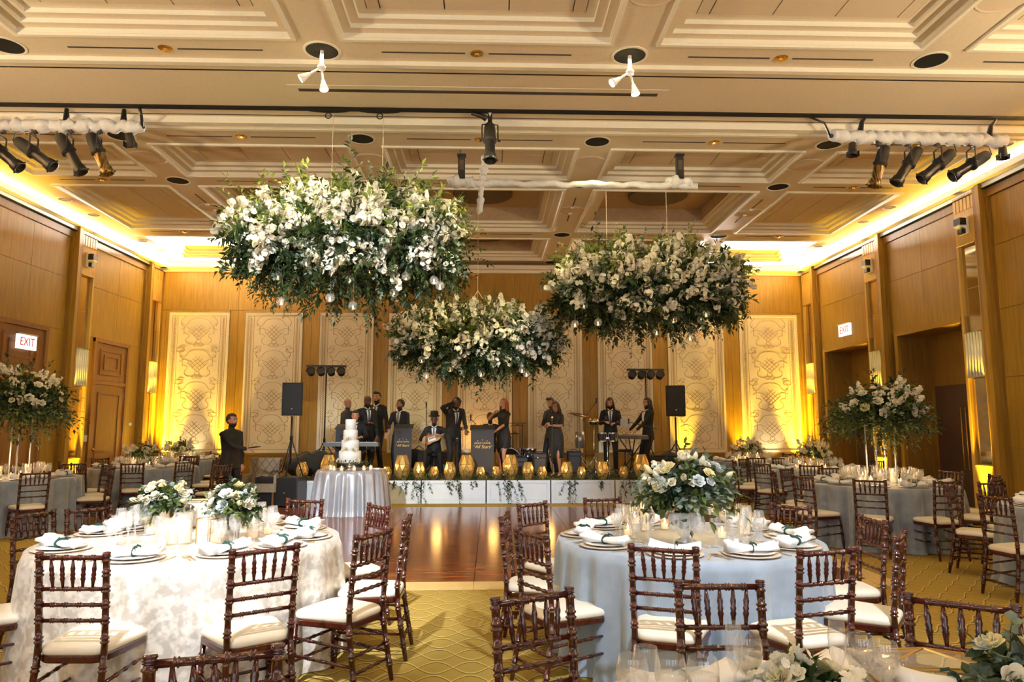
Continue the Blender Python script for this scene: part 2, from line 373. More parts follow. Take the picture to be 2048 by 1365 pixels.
# ------------------------------------------------------------------ walls
ZT=5.74
BK=[14.95-3.23*k for k in range(-1,6)]
def sidewall(sg,X,name):
    # sg=+1 left wall (room toward +x), -1 right wall
    def bx(p0,p1,y0,y1,z0,z1,mb=None):
        a,b=sorted((X+sg*p0,X+sg*p1)); return (mb or MB()).box(a,b,y0,y1,z0,z1)
    op=[(15.78,17.90,3.42),(12.56,14.62,3.42)] if sg<0 else []
    mb=MB(); edges=[YF]+sorted([v for o in op for v in o[:2]])+[YB]
    if op:
        segs=[(YF,12.56,0,ZT),(12.56,14.62,3.42,ZT),(14.62,15.78,0,ZT),(15.78,17.90,3.42,ZT),(17.90,YB,0,ZT)]
    else: segs=[(YF,YB,0,ZT)]
    for (a,b,z0,z1) in segs: bx(-.25,0,a,b,z0,z1,mb)
    bx(-.25,0,YF,YB,ZT,ZC,mb)
    wall=tag(mb.build(name,m_veneer2),'wood veneer side wall with pilasters','wall',kind='structure')
    for k,b in enumerate(BK):
        nxt=b+3.23
        bx(0,.17,b,b+.10,0,ZT).build('pilaster_strip',m_veneer,wall); bx(0,.13,b+.10,b+.22,0,ZT).build('pilaster_strip',m_veneer2,wall)
        y0,y1=b+.22,min(b+.80,YB)
        w=y1-y0; my0,my1=y0+.07,y1-.06
        pm=MB(); bx(0,.09,y0,my0,0,ZT,pm); bx(0,.09,my1,y1,0,ZT,pm); bx(0,.09,my0,my1,0,.86,pm); bx(0,.09,my0,my1,4.80,ZT,pm)
        pil=pm.build('pilaster',m_pilaster,wall)
        for (z0,z1) in ((.88,2.38),(3.22,4.0),(4.01,4.78)):
            bx(.012,.030,my0+.004,my1-.004,z0,z1).build('mirror',m_mirror,pil)
        bx(.028,.045,my0,my1,4.0,4.012).build('mirror_bar',m_brass,pil)
        for (z0,z1) in ((4.78,4.80),(.86,.88)): bx(.02,.115,my0-.01,my1+.01,z0,z1).build('mirror_bar',m_brass,pil)
        for i in range(6):
            yy=y0+w*(i+.5)/6; bx(.09,.105,y0+w*i/6+.012,y0+w*(i+1)/6-.012,5.42,5.70).build('flute',m_pilaster,pil)
        # crystal sconce
        side='left' if sg>0 else 'right'
        if b>8:
            ordn={0:'by the back wall',1:'second from the back wall',2:'third from the back wall'}[k] if k<3 else 'farthest from the back wall'
            sc_=thing('wall_sconce','tall crystal rod sconce on the %s wall pilaster %s'%(side,ordn),'sconce',(X,(my0+my1)/2,2.40),0)
            hw=(my1-my0)/2-.01
            def lb(p0,p1,a,b_,z0,z1):
                q=sorted((sg*p0,sg*p1)); return MB().box(q[0],q[1],a,b_,z0,z1)
            lb(.03,.045,-hw,hw,0,.80).build('back_plate',m_chrome,sc_)
            for z in (-.012,.79): lb(.03,.15,-hw,hw,z,z+.012).build('bracket',m_chrome,sc_)
            for i in range(6):
                yy=-hw+.03+(2*hw-.06)*i/5; MB().cyl((sg*.10,yy),.022,0,.79,8).build('crystal_rod',m_crystal,sc_,True)
        # bay panels up to the next pilaster
        if k==0: continue
        a0,a1=y1,nxt
        bx(0,.05,a0,a1,5.50,ZT).build('crown_board',m_veneer2,wall); bx(.0,.07,a1-.07,a1,0,5.5).build('bay_reveal',m_veneer2,wall)
        isop=sg<0 and k in (1,2); isdoor=sg>0 and k in (1,2)
        rows=[(3.52,4.62),(4.63,5.49)]+([] if (isop or isdoor) else [(.02,1.18),(1.19,2.35),(2.36,3.51)])
        nc=2 if k!=3 else 3
        for (z0,z1) in rows:
            for c in range(nc):
                p0=a0+.004+(a1-.07-a0)*c/nc; p1=a0+(a1-.07-a0)*(c+1)/nc-.004
                bx(0,.014,p0,p1,z0,z1).build('veneer_panel',m_veneer,wall)
        if isdoor:
            d0,d1_=(16.10,17.45) if k==1 else (12.85,14.25)
            for (p0,p1) in ((a0+.004,d0-.10),(d1_+.10,a1-.074)):
                if p1-p0>.05: bx(0,.014,p0,p1,.02,3.51).build('veneer_panel',m_veneer,wall)
            f=MB(); bx(0,.06,d0-.09,d0,0,3.50,f); bx(0,.06,d1_,d1_+.09,0,3.50,f); bx(0,.07,d0-.09,d1_+.09,3.42,3.51,f); bx(0,.05,d0,d1_,2.48,2.56,f)
            dr=tag(f.build('door_%d'%(k),m_doorwood),kind='structure',label='tall dark wooden door with framed panel above, '+('nearer the back wall' if k==1 else 'under the exit sign'),cat='door')
            bx(.004,.03,d0+.004,d1_-.004,.02,2.475).build('door_leaf',m_doorwood,dr); bx(.004,.025,d0+.004,d1_-.004,2.565,3.415).build('upper_panel',m_doorwood,dr)
            def fr(q0,q1,z0,z1,w_=.045):
                g=MB()
                for (u0,u1,v0,v1) in ((q0,q1,z0,z0+w_),(q0,q1,z1-w_,z1),(q0,q0+w_,z0+w_,z1-w_),(q1-w_,q1,z0+w_,z1-w_)): bx(.03,.048,u0,u1,v0,v1,g)
                return g
            fr(d0+.2,d1_-.2,.35,2.3).build('moulding',m_doorwood,dr); fr(d0+.2,d1_-.2,2.7,3.28).build('moulding',m_doorwood,dr); fr(d0+.36,d1_-.36,2.82,3.16).build('moulding',m_doorwood,dr)
            MB().ball((X+sg*.07,d0+.09,1.02),.035).build('knob',m_brass,dr,True)
            for z in (.4,1.3,2.2): bx(.03,.045,d1_-.012,d1_+.012,z,z+.12).build('hinge',m_chrome,dr)
        if isop:
            o0,o1,oz=op[k-1]
            f=MB(); bx(0,.07,o0-.11,o0,0,oz+.10,f); bx(0,.07,o1,o1+.11,0,oz+.10,f); bx(0,.09,o0,o1,oz,oz+.10,f)
            f.build('opening_frame',m_veneer,wall)
            v=MB(); dp=.62
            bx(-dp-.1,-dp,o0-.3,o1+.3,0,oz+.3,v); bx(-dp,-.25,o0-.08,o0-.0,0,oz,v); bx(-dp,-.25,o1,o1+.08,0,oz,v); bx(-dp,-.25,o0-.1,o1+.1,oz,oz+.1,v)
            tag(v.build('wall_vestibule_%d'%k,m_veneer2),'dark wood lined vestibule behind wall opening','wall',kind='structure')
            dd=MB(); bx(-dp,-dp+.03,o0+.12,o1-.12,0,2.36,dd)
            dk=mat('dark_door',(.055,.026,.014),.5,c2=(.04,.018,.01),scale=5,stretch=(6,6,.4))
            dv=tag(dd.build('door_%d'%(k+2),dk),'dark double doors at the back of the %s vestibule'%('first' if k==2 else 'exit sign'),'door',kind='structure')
            mid=(o0+o1)/2
            for q in (-.07,.07): MB().tube([(X-sg*(dp-.08),mid+q,.7),(X-sg*(dp-.08),mid+q,1.9)],.014,8).build('pull_handle',m_brass,dv)
    # cornice ledge that carries the cove light
    cor=MB(); bx(0,.10,YF,YB,5.66,5.74,cor); bx(0,.24,YF,YB,5.74,5.80,cor); bx(.22,.24,YF,YB,5.80,5.850,cor)
    tag(cor.build('trim_%d'%(1 if sg>0 else 2),m_cornice),'white cornice ledge hiding cove lights along side wall','cornice',kind='structure')
    MB().box(*sorted((X,X+sg*.12)),YF,YB,5.645,5.66).build('shadow_gap',m_void,wall)
    tag(bx(0,.03,YF,YB,0,.10).build('baseboard_%s'%('left' if sg>0 else 'right'),m_doorwood),'dark skirting board','baseboard',kind='structure') if sg>0 else None
    return wall
wl=sidewall(1,XL,'wall_left'); wr=sidewall(-1,XR,'wall_right')
# uplights tucked at the pilaster feet
for sg,X in ((1,XL),(-1,XR)):
    for k,b in enumerate(BK[:4]):
        yy=b+.5
        spot('uplight_lamp',(X+sg*.22,yy,.12),(X+sg*.02,yy,2.4),1000 if k<3 else 450,YEL,36,.8,.05)
    spot('uplight_lamp',(X+sg*.45,YB-.30,.30),(X+sg*.40,YB-.02,4.2),1500,YEL,46,.9,.05)
for x,e_ in ((-6.93,800),(6.72,850),(5.17,380)): spot('uplight_lamp',(x,YB-.28,.30),(x,YB-.02,3.6),e_,YEL,44,.9,.05)
spot('uplight_lamp',(-7.75,YB-.40,.35),(-7.75,YB,1.5),40,(1,.86,.5),60,.9,.05); spot('uplight_lamp',(7.5,YB-.40,.35),(7.5,YB,1.5),40,(1,.86,.5),60,.9,.05)
spot('uplight_lamp',(-.3,YB-.6,.6),(-.3,YB,2.4),40,(1,.5,.12),110,.9,.08)
# wall behind the camera; its tall glowing daylight windows are assumed, unseen
mb=MB(); 
wz=[(-7.2,-4.9),(-3.6,-1.3),(0.2,2.5),(3.8,6.1)]
e=[XL]+[v for q in wz for v in q]+[XR]
for i in range(0,len(e),2): mb.box(e[i],e[i+1],YF-.2,YF,0,ZC)
for q in wz: mb.box(q[0],q[1],YF-.2,YF,0,.9); mb.box(q[0],q[1],YF-.2,YF,4.3,ZC)
tag(mb.build('wall_front',m_veneer2),'wood wall behind the viewer with assumed tall windows','wall',kind='structure')
m_assumed_day=mat('assumed_daylight_glow',(.8,.9,1),.3,emit=2.6,emitc=(.74,.86,1.0))  # emissive sheet for the assumed windows, adds unseen cool light
for i,q in enumerate(wz):
    wd=tag(MB().ring(q[0],q[1],0,1,0,1,.01).build('window_%d'%(i+1),m_white),'one of the assumed tall daylight windows behind the viewer','window',kind='structure')
    wd.data.clear_geometry(); fm=MB()
    for (a,b,z0,z1) in ((q[0],q[1],.9,.97),(q[0],q[1],4.23,4.3),(q[0],q[0]+.07,.97,4.23),(q[1]-.07,q[1],.97,4.23),((q[0]+q[1])/2-.03,(q[0]+q[1])/2+.03,.97,4.23)): fm.box(a,b,YF-.12,YF-.02,z0,z1)
    wd.data=fm.mesh('window_frame',m_white)
    MB().box(q[0]+.07,q[1]-.07,YF-.10,YF-.09,.97,4.23).build('pane',m_assumed_day,wd)  # glowing pane added out of view as assumed daylight

# ------------------------------------------------------------------ back wall with ornamental panels
wb=tag(MB().box(XL-.25,XR+.25,YB,YB+.25,0,ZC).build('wall_back',m_veneer2),'wood back wall behind the stage','wall',kind='structure')
PPX=[(335,453),(489,601),(639,744),(778,883),(917,1022),(1057,1163),(1197,1303),(1338,1447),(1482,1596)]
PZ0,PZ1=.87,4.52
pan=[]
for a,b in PPX:
    pan.append((aty(a,760,YB).x,aty(b,760,YB).x))
m_cream=mat('cream_plaster',(.88,.81,.64),.6,c2=(.80,.72,.54),scale=2.2,detail=5)
m_frame=mat('cream_frame',(.84,.79,.64),.5,c2=(.79,.74,.59),scale=12)
m_scroll=mat('gilt_scroll',(.42,.29,.10),.45,c2=(.34,.23,.07),scale=20)
# scrollwork motif for a panel of unit width 1.1 x height 3.65, drawn as thin raised ribbons
def scrollwork():
    mb=MB(); H=PZ1-PZ0; hw=.5
    T=.0058
    def rib(pts,sym=True):
        for s in ((1,-1) if sym else (1,)):
            mb.tube([(s*p[0],0,p[1]) for p in pts],[(T,.006)]*len(pts) if False else T,5,False)
    def arc(cx,cz,rx,rz,a0,a1,n=14): return [(cx+rx*math.cos(R(a0+(a1-a0)*i/n)),cz+rz*math.sin(R(a0+(a1-a0)*i/n))) for i in range(n+1)]
    def bez(p,n=16):
        out=[]
        for i in range(n+1):
            t=i/n; a=[(1-t)**3,3*t*(1-t)**2,3*t*t*(1-t),t**3]
            out.append((sum(a[k]*p[k][0] for k in range(4)),sum(a[k]*p[k][1] for k in range(4))))
        return out
    n=4; u=(H-.24)/n
    for i in range(n):
        z=.12+u*i
        S=u/.85
        q=lambda x,y:(x,z+y*S)
        # interlaced lozenge
        for k in range(4): rib([q(-.005-.045*k,.25+.055*k),q(.185-.045*k,.50+.055*k)])
        # drop and rings
        rib(arc(0,z+.22*S,.045,.055*S,-90,90))
        rib(arc(.045,z+.13*S,.045,.045*S,0,360,18))
        # outer strapwork
        rib(bez([q(.0,.84),q(.24,.84),q(.16,.66),q(.27,.64)])); rib(bez([q(.27,.64),q(.33,.63),q(.33,.70),q(.28,.70)]))
        rib([q(.27,.64),q(.27,.42)]); rib(bez([q(.27,.42),q(.17,.44),q(.15,.34),q(.22,.30)])); rib(bez([q(.22,.30),q(.27,.16),q(.14,.10),q(.02,.14)]))
        rib(bez([q(.15,.52),q(.20,.62),q(.28,.58),q(.33,.52)]))
        rib(arc(.315,z+.86*S-.02,.075,.06*S,0,360,20)) if i<n-1 else None
        rib(bez([q(.24,.90),q(.32,.80),q(.36,.74),q(.30,.66)]))
        rib(bez([q(.22,.08),q(.30,.14),q(.34,.10),q(.33,.02)]))
    # leaf chain borders
    k=0; z=.10
    while z<H-.12:
        for dx in (-.028,.028): rib([(.44,z),(.44+dx,z+.05)])
        z+=.052
    rib([(.44,.08),(.44,H-.08)]); rib([(.385,.06),(.385,H-.06)]); rib([(.485,.06),(.485,H-.06)]); rib([(0,.06),(.485,.06)]); rib([(0,H-.06),(.485,H-.06)])
    return mb.mesh('scrollwork',m_scroll,True)
scr=scrollwork()
for i,(a,b) in enumerate(pan):
    o=MB().box(a,b,YB-.035,YB,PZ0,PZ1).build('ornamental_panel',m_cream,wb)
    f=MB()
    for (x0,x1,z0,z1) in ((a-.02,b+.02,PZ0-.03,PZ0+.03),(a-.02,b+.02,PZ1-.03,PZ1+.03),(a-.02,a+.03,PZ0+.03,PZ1-.03),(b-.03,b+.02,PZ0+.03,PZ1-.03)): f.box(x0,x1,YB-.055,YB-.0,z0,z1)
    f.build('panel_frame',m_frame,o)
    s=obj('scrollwork',scr,o,((a+b)/2,YB-.0335,PZ0)); s.scale=((b-a)/1.06,1,1)
# timber pilasters between the panels, frieze boards above, dado below
ed=[XL]+[v for p in pan for v in p]+[XR]
for i in range(0,len(ed),2):
    a,b=ed[i]+(.03 if i else .14),ed[i+1]-(.03 if i<len(ed)-2 else .14)
    nb=2 if b-a<.9 else 2
    for k in range(nb):
        MB().box(a+(b-a)*k/nb+.003,a+(b-a)*(k+1)/nb-.003,YB-.02,YB,PZ0-.0,PZ1+.08).build('timber_strip',m_veneer,wb)
for (a,b) in pan: MB().box(a-.03,b+.03,YB-.06,YB,PZ1+.035,PZ1+.09).build('panel_cap',m_veneer,wb)
fx=[XL+.14]+[ (pan[i][1]+pan[i+1][0])/2 for i in range(8)]+[XR-.14]
for i in range(9):
    MB().box(fx[i]+.003,fx[i+1]-.003,YB-.022,YB,PZ1+.10,5.66).build('frieze_board',m_veneer,wb)
    MB().box(fx[i]+.003,fx[i+1]-.003,YB-.022,YB,.10,PZ0-.09).build('dado_board',m_veneer,wb)
MB().box(XL,XR,YB-.05,YB,PZ0-.085,PZ0-.035).build('dado_rail',m_veneer,wb)
c_=MB(); c_.box(XL,XR,YB-.10,YB,5.66,5.74); c_.box(XL,XR,YB-.24,YB,5.74,5.80); c_.box(XL,XR,YB-.24,YB-.22,5.80,5.850)
tag(c_.build('trim_3',m_cornice),'white cornice ledge along the back wall','cornice',kind='structure')
tag(MB().box(XL,XR,YB-.03,YB,0,.10).build('baseboard_back',m_doorwood),'dark skirting board of the back wall','baseboard',kind='structure')
# ------------------------------------------------------------------ chairs
m_mahog=mat('mahogany',(.070,.0095,.006),.22,c2=(.040,.005,.0035),scale=9,stretch=(3,3,1),coat=.5)
m_cush=mat('ivory_cushion',(.80,.75,.64),.55,c2=(.76,.71,.60),scale=6,bump=.03)
def ringed(z0,z1,pos,r,rings,top=False):
    """polyline with bamboo rings; pos(z)->(x,y)"""
    zs=[(z0,r*.78),(z0+.02,r*.85)]
    for q in rings:
        for dz in (-.010,.010):
            zs+=[(q+dz-.006,r),(q+dz-.003,r*1.32),(q+dz+.003,r*1.32),(q+dz+.006,r)]
    if top: zs+=[(z1-.030,r),(z1-.026,r*.72),(z1-.020,r*.72),(z1-.008,r*1.25),(z1,r*1.1)]
    else: zs+=[(z1,r)]
    zs.sort(); return [(pos(z)[0],pos(z)[1],z) for z,_ in zs],[q for _,q in zs]
def hbar(p,q,r,rings=(.25,.5,.75),n=7):
    p,q=Vector(p),Vector(q); L=(q-p).length; ts=[(0,r)]
    for t in rings:
        for d in (-.006,.006): ts+=[(t+(d-.004)/L,r),(t+(d-.001)/L,r*1.35),(t+(d+.001)/L,r*1.35),(t+(d+.004)/L,r)]
    ts+=[(1,r)]; ts.sort()
    return MB().tube([p+(q-p)*t for t,_ in ts],[a for _,a in ts],n)
def trap(wf,wb,d,rad=.05,off=0,n=5):
    pts=[]
    for (cx,cy,a0) in ((wf/2-rad,d/2-rad,0),(-wf/2+rad,d/2-rad,90),(-wb/2+rad,-d/2+rad,180),(wb/2-rad,-d/2+rad,270)):
        for k in range(n+1):
            a=R(a0+90*k/n); pts.append((cx+(rad+off)*math.cos(a),cy+(rad+off)*math.sin(a)))
    return pts
def loft(mb,layers,cap=True):
    n=len(layers[0]); vs=[p for l in layers for p in l]; fs=[]
    for i in range(len(layers)-1):
        for k in range(n): fs.append((i*n+k,i*n+(k+1)%n,(i+1)*n+(k+1)%n,(i+1)*n+k))
    if cap: fs.append(tuple(range(n-1,-1,-1))); fs.append(tuple((len(layers)-1)*n+k for k in range(n)))
    return mb.add(vs,fs)
def stile_pos(s):
    def f(z):
        if z<.40: t=z/.40; return (s*(.180-.014*t),-.26+.07*t)
        t=(z-.40)/.515; return (s*(.166+.004*t),-.19-.045*t**1.2)
    return f
def sy(z): return stile_pos(1)(z)
def make_chair(full):
    t=thing('chiavari_chair','CH','chair')
    for s in (-1,1):
        p,r=ringed(0,.915,stile_pos(s),.0170,(.10,.22,.34,.48,.575,.653,.732,.81,.885),True)
        MB().tube(p,r,8 if full else 6).build('back_leg',m_mahog,t,True)
        pf=lambda z,s=s:(s*(.198-.020*z/.38),.205-.015*z/.38)
        p,r=ringed(0,.385,pf,.0160,(.09,.19,.29))
        MB().tube(p,r,8 if full else 6).build('leg',m_mahog,t,True)
    rails=[]
    for z in (.888,.732,.653,.575):
        x,y=sy(z)
        a=hbar((-x,y,z),(x,y,z),.0105 if z<.8 else .0125,(.2,.4,.6,.8),7 if full else 5)
        if full: a.build('rail',m_mahog,t,True)
        else: rails.append(a)
    for k in range(5):
        f=(k-2)/2; xt,xb=f*.112,f*.100
        z0,z1=.736,.882
        pr=[(z0,.006),(z0+.038,.0105),(z0+.048,.0138),(z0+.058,.0105),(z0+.070,.0138),(z0+.078,.010),(z0+.098,.013),(z0+.108,.0105),(z1,.0055)]
        a=MB().tube([(xb+(xt-xb)*(z-z0)/(z1-z0),sy(z)[1],z) for z,_ in pr],[q for _,q in pr],6)
        if full: a.build('spindle',m_mahog,t,True)
        else: rails.append(a)
    if not full:
        m=MB()
        for a in rails: m.add(a.v,a.f)
        m.build('backrest',m_mahog,t,True)
    sf=MB(); P=trap(.415,.345,.415,.07)
    loft(sf,[[(x*.97,y*.97,.368) for x,y in P],[(x,y,.376) for x,y in P],[(x,y,.400) for x,y in P],[(x*.97,y*.97,.406) for x,y in P]]); sf.build('seat_frame',m_mahog,t)
    cu=MB(); loft(cu,[[(x*a,y*a,z) for x,y in P] for a,z in ((.97,.406),(1.0,.415),(1.0,.431),(.97,.443),(.88,.452),(.6,.458),(.2,.460))]); cu.build('cushion',m_cush,t,True)
    st=[((-.185,.20,.25),(.185,.20,.25)),((-.185,.20,.15),(.185,.20,.15)),((-.172,-.215,.22),(.172,-.215,.22)),((-.175,-.235,.13),(.175,-.235,.13))]
    for s in (-1,1): st+=[((s*.172,-.21,.27),(s*.188,.20,.29)),((s*.174,-.225,.17),(s*.19,.20,.19))]
    bars=MB()
    for p,q in st:
        a=hbar(p,q,.0092,(.3,.5,.7),6 if full else 4)
        if full: a.build('stretcher',m_mahog,t,True)
        else: bars.add(a.v,a.f)
    if not full: bars.build('stretcher_frame',m_mahog,t,True)
    return t
chF=make_chair(True); chL=make_chair(False)
def chair_at(x,y,rz,label,group=None,full=True):
    c=place(chF if full else chL,USED,(x,y,0),rz,label,group); return c
def chair_px(p,q,ctr,label,group=None,full=True,turn=None):
    m=(atz(*p,.912)+atz(*q,.912))/2
    th=math.atan2(m.y-ctr[1],m.x-ctr[0])+(turn or 0)
    chair_at(m.x-.235*math.cos(th),m.y-.235*math.sin(th),th+PI/2,label,group,full); return th
# ------------------------------------------------------------------ tables
def clothmat(name,c1,c2,c3,rough,metal,scale,sheen=.3):
    m=mat(name,c1,rough,metal,(.35,.65) if not c3 else c3,c2=c2,scale=scale,detail=6,bump=.06,bscale=260,sheen=sheen); return m
m_ivory=clothmat('ivory_damask',(.84,.82,.76),(.58,.55,.50),(.42,.58),.34,.40,20)
m_grey=clothmat('grey_linen',(.33,.40,.50),(.28,.35,.45),None,.62,.0,14)
m_velvet=clothmat('grey_velvet',(.25,.29,.36),(.19,.23,.30),None,.55,.0,10,.6)
m_wood=mat('plywood',(.4,.28,.15),.6)
def round_table(name,label,c,r,m,seed,amp=.05,n=14,res=300,group=None,flare=.03):
    t=thing(name,label,'table',(c[0],c[1],0),0,group)
    rnd=random.Random(seed); ph=[rnd.uniform(0,6.28) for _ in range(6)]
    def fold(a): 
        s=math.sin(n*a+ph[0]+1.2*math.sin(3*a+ph[1]))+.5*math.sin((n*1.7//1)*a+ph[2])+.35*math.sin((n//2)*a+ph[3])
        s/=1.85; return (abs(s)**.8)*(1 if s>0 else -1)
    mb=MB(); rows=[(0.0,.772,0),(.5,.772,0),(.93,.772,0),(.985,.771,0),(1.0,.766,0)]
    D=12
    vs=[];fs=[]
    for (q,z,_) in rows:
        for k in range(res):
            a=2*PI*k/res; vs.append((r*max(q,.001)*math.cos(a),r*max(q,.001)*math.sin(a),z))
    for i in range(1,D+1):
        t_=i/D
        for k in range(res):
            a=2*PI*k/res; rr=r+.010+flare*t_+amp*(t_**.5)*fold(a)
            if i==D: rr+=.02
            vs.append((rr*math.cos(a),rr*math.sin(a),.764*(1-t_)+.006))
    m_=len(rows)+D
    for i in range(m_-1):
        for k in range(res):
            k2=(k+1)%res; fs.append((i*res+k,i*res+k2,(i+1)*res+k2,(i+1)*res+k))
    mb.add(vs,[f[::-1] for f in fs]); mb.build('tablecloth',m,t,True)
    MB().lathe([(.001,.735),(r-.02,.735),(r-.02,.755),(.001,.755)],32).build('tabletop',m_wood,t)
    MB().lathe([(.35,.0),(.30,.03),(.05,.06),(.05,.735)],12).build('pedestal',m_black,t)
    return t
TZ=.774
LT=(-2.05,5.12); RTB=(1.38,5.05); FT=(.92,1.50); R2=(5.30,9.62); R3=(5.85,12.9); R4=(5.75,15.75); R5=(5.98,6.75); L2=(-7.22,11.1); L3=(-6.55,13.85); L4=(-7.15,16.85)
round_table('round_table','round table under a shimmering ivory cloth full of white candles',LT,.98,m_ivory,1,.060,17)
round_table('round_table','round table in pale blue grey cloth with a white footed flower bowl',RTB,.90,m_grey,2,.050,27,flare=.0)
round_table('round_table','round table in the bottom corner with a gold edged glass box',FT,.95,m_grey,3,.03,15)
round_table('round_table','grey clothed round table under the tall flowers by the wall openings',R2,.93,m_velvet,4,.08,23)
round_table('round_table','grey clothed round table with low flowers beyond the tall arrangement near wall openings',R3,.93,m_velvet,5,.075,24)
round_table('round_table','grey clothed round table near the back wall right of the stage',R4,.90,m_velvet,6,.075,24)
round_table('round_table','grey clothed round table cut by the right picture edge',R5,.93,m_velvet,7,.075,24)
round_table('round_table','grey clothed round table under the tall flowers at the left picture edge',L2,.93,m_velvet,8,.075,24)
round_table('round_table','grey clothed round table with low flowers before the tall wooden door',L3,.95,m_velvet,9,.08,23)
round_table('round_table','grey clothed round table in the back corner left of the stage',L4,.90,m_velvet,10,.075,24)
# chairs of the ivory table
k='mahogany bamboo chair '
SL=[];SR=[];SF=[]
for p,q,l in (((74.9,1106.7),(217.4,1106.7),k+'with its back to us, far left before the ivory table'),
 ((459.2,1099.9),(600.8,1088.6),k+'with its back to us, right of centre before the ivory table'),
 ((715.9,1071.7),(778,1056.2),k+'turned sideways at the ivory table, nearest of three by the aisle'),
 ((813,1041),(816.9,1029),k+'seen edge on beside the aisle at the ivory table'),
 ((734.3,1005.4),(781.4,1013.9),k+'on the dance floor side of the ivory table'),
 ((572.6,998.3),(648.2,998.3),k+'behind the ivory table in front of the cake table'),
 ((131.3,1019),(224.6,1010.7),k+'behind the ivory table at its far left')):
    SL.append(chair_px(p,q,LT,l))
for th,l in ((2.86,k+'at the left end of the ivory table, cut by the picture edge'),(3.75,k+'at lower left of the ivory table showing only its seat')):
    SL.append(th); chair_at(LT[0]+1.16*math.cos(th),LT[1]+1.16*math.sin(th),th+PI/2,l)
SL.append(1.95)
# chairs of the pale grey table
for p,q,l in (((1037.4,1007.9),(1089.8,1002.3),k+'on the dance floor side of the pale grey table'),
 ((1000.5,1024),(1017,1034),k+'seen edge on at the aisle side of the pale grey table'),
 ((1022,1056.5),(1102.4,1070.3),k+'turned sideways at the near left of the pale grey table'),
 ((1261.4,1088),(1392.6,1097.5),k+'with its back to us, centred before the pale grey table'),
 ((1597.3,1100.6),(1708.3,1095),k+'with its back to us, near right of the pale grey table'),
 ((1799,1074.7),(1804.5,1061.7),k+'seen edge on at the right of the pale grey table, tallest stile'),
 ((1726.8,1029.5),(1765.7,1041.3),k+'turned sideways at the right end of the pale grey table'),
 ((1541.8,1006.2),(1621.3,1012.5),k+'behind the pale grey table on its far right'),
 ((1169.5,997),(1239.3,993.7),k+'behind the pale grey table before the white stage front')):
    SR.append(chair_px(p,q,RTB,l))
# chairs of the table in the corner
for p,q,l in (((985.5,1196.3),(1142.2,1175.2),k+'at bottom centre beside the aisle, empty back facing the stage'),
 ((1350,1161.6),(1525.4,1163.3),k+'at bottom right of centre, overlapping the pale grey table'),
 ((1810,1187.5),(2035.9,1209.7),k+'at the bottom right corner behind the glass box')):
    SF.append(chair_px(p,q,FT,l))
chair_at(-.72,1.92,R(195),k+'corner poking in at the bottom edge below the ivory table')
# far tables: chairs that nothing tells apart share a label
TAKEN=[]
def ringchairs(c,angs,desc,rad=1.13):
    for a in angs:
        a=R(a); q=(c[0]+rad*math.cos(a),c[1]+rad*math.sin(a))
        if any(math.hypot(q[0]-u[0],q[1]-u[1])<.52 for u in TAKEN): continue
        TAKEN.append(q); chair_at(c[0]+rad*math.cos(a),c[1]+rad*math.sin(a),a+PI/2,k+'around the '+desc,'chairs around the '+desc,False)
ringchairs(R2,(-124,-88,-52,-16,20,56,92,128,164,200),'tall flower table by the openings')
ringchairs(R3,(-150,-115,-75,-35,10,50,90,130,170,205),'low flower table, right side')
ringchairs(R4,(-150,-105,-65,-20,30,80,125,165,190),'back table, right of stage')
ringchairs(R5,(-170,-135,-100,100,135,170,200),'right edge table')
ringchairs(L2,(-130,-78,-45,-20,15,50,85,120),'tall flower table, left edge')
ringchairs(L3,(-150,-112,-72,-36,0,36,75,110,150),'low flower table by the door')
ringchairs(L4,(-100,-60,-25,10,50,90,130),'back table, left of stage')
for x,y,rz,l in ((4.62,14.9,R(-60),k+'standing alone right of the stage, back to the yellow wall'),(-4.62,12.2,R(60),k+'beside the man in black, left of him'),(-4.3,14.2,R(100),k+'against the wall behind the man in black')):
    chair_at(x,y,rz,l,None,False)
# ------------------------------------------------------------------ tableware
m_china=mat('white_china',(.85,.85,.84),.18,c2=(.82,.82,.81),scale=5)
m_chinarim=mat('taupe_charger',(.62,.52,.42),.35,c2=(.55,.45,.36),scale=12)
m_napk=mat('white_napkin',(.84,.85,.87),.75,c2=(.80,.81,.84),scale=20,bump=.05)
m_ribbon=mat('green_ribbon',(.008,.062,.045),.5,c2=(.005,.045,.033),scale=30)
m_flat=mat('gold_flatware',(.72,.55,.30),.22,metal=1,c2=(.66,.50,.27))
m_water=glassmat('water',(.95,.93,.88),1,.06,.5,.05,.15)
m_wax=mat('candle_wax',(.90,.84,.72),.5,c2=(.87,.80,.68),emit=.55,emitc=(1,.66,.30))
m_flame=mat('candle_flame',(1,.75,.35),.5,emit=16,emitc=(1,.60,.20))
gp=[(.001,.003),(.033,.002),(.034,.004),(.012,.008),(.0045,.02),(.004,.085)]
def glass_proto(name,prof,h,cat,liquid=None,n=14):
    t=thing(name,'G',cat)
    MB().lathe(prof,n).build('bowl',m_glass,t,True)
    if liquid: MB().lathe(liquid,n).build('water',m_water,t,True)
    return t
g_wine=glass_proto('wine_glass',gp+[(.010,.095),(.026,.11),(.036,.135),(.037,.16),(.030,.205)],.205,'wine glass')
g_gob=glass_proto('water_goblet',[(.001,.003),(.036,.002),(.037,.004),(.012,.008),(.005,.02),(.005,.055),(.014,.065),(.034,.085),(.043,.115),(.042,.145),(.037,.17)],.17,'goblet',[(.001,.068),(.033,.086),(.0415,.115),(.041,.125),(.001,.125)])
g_flu=glass_proto('champagne_flute',gp+[(.012,.10),(.022,.13),(.025,.17),(.021,.225)],.225,'champagne flute')
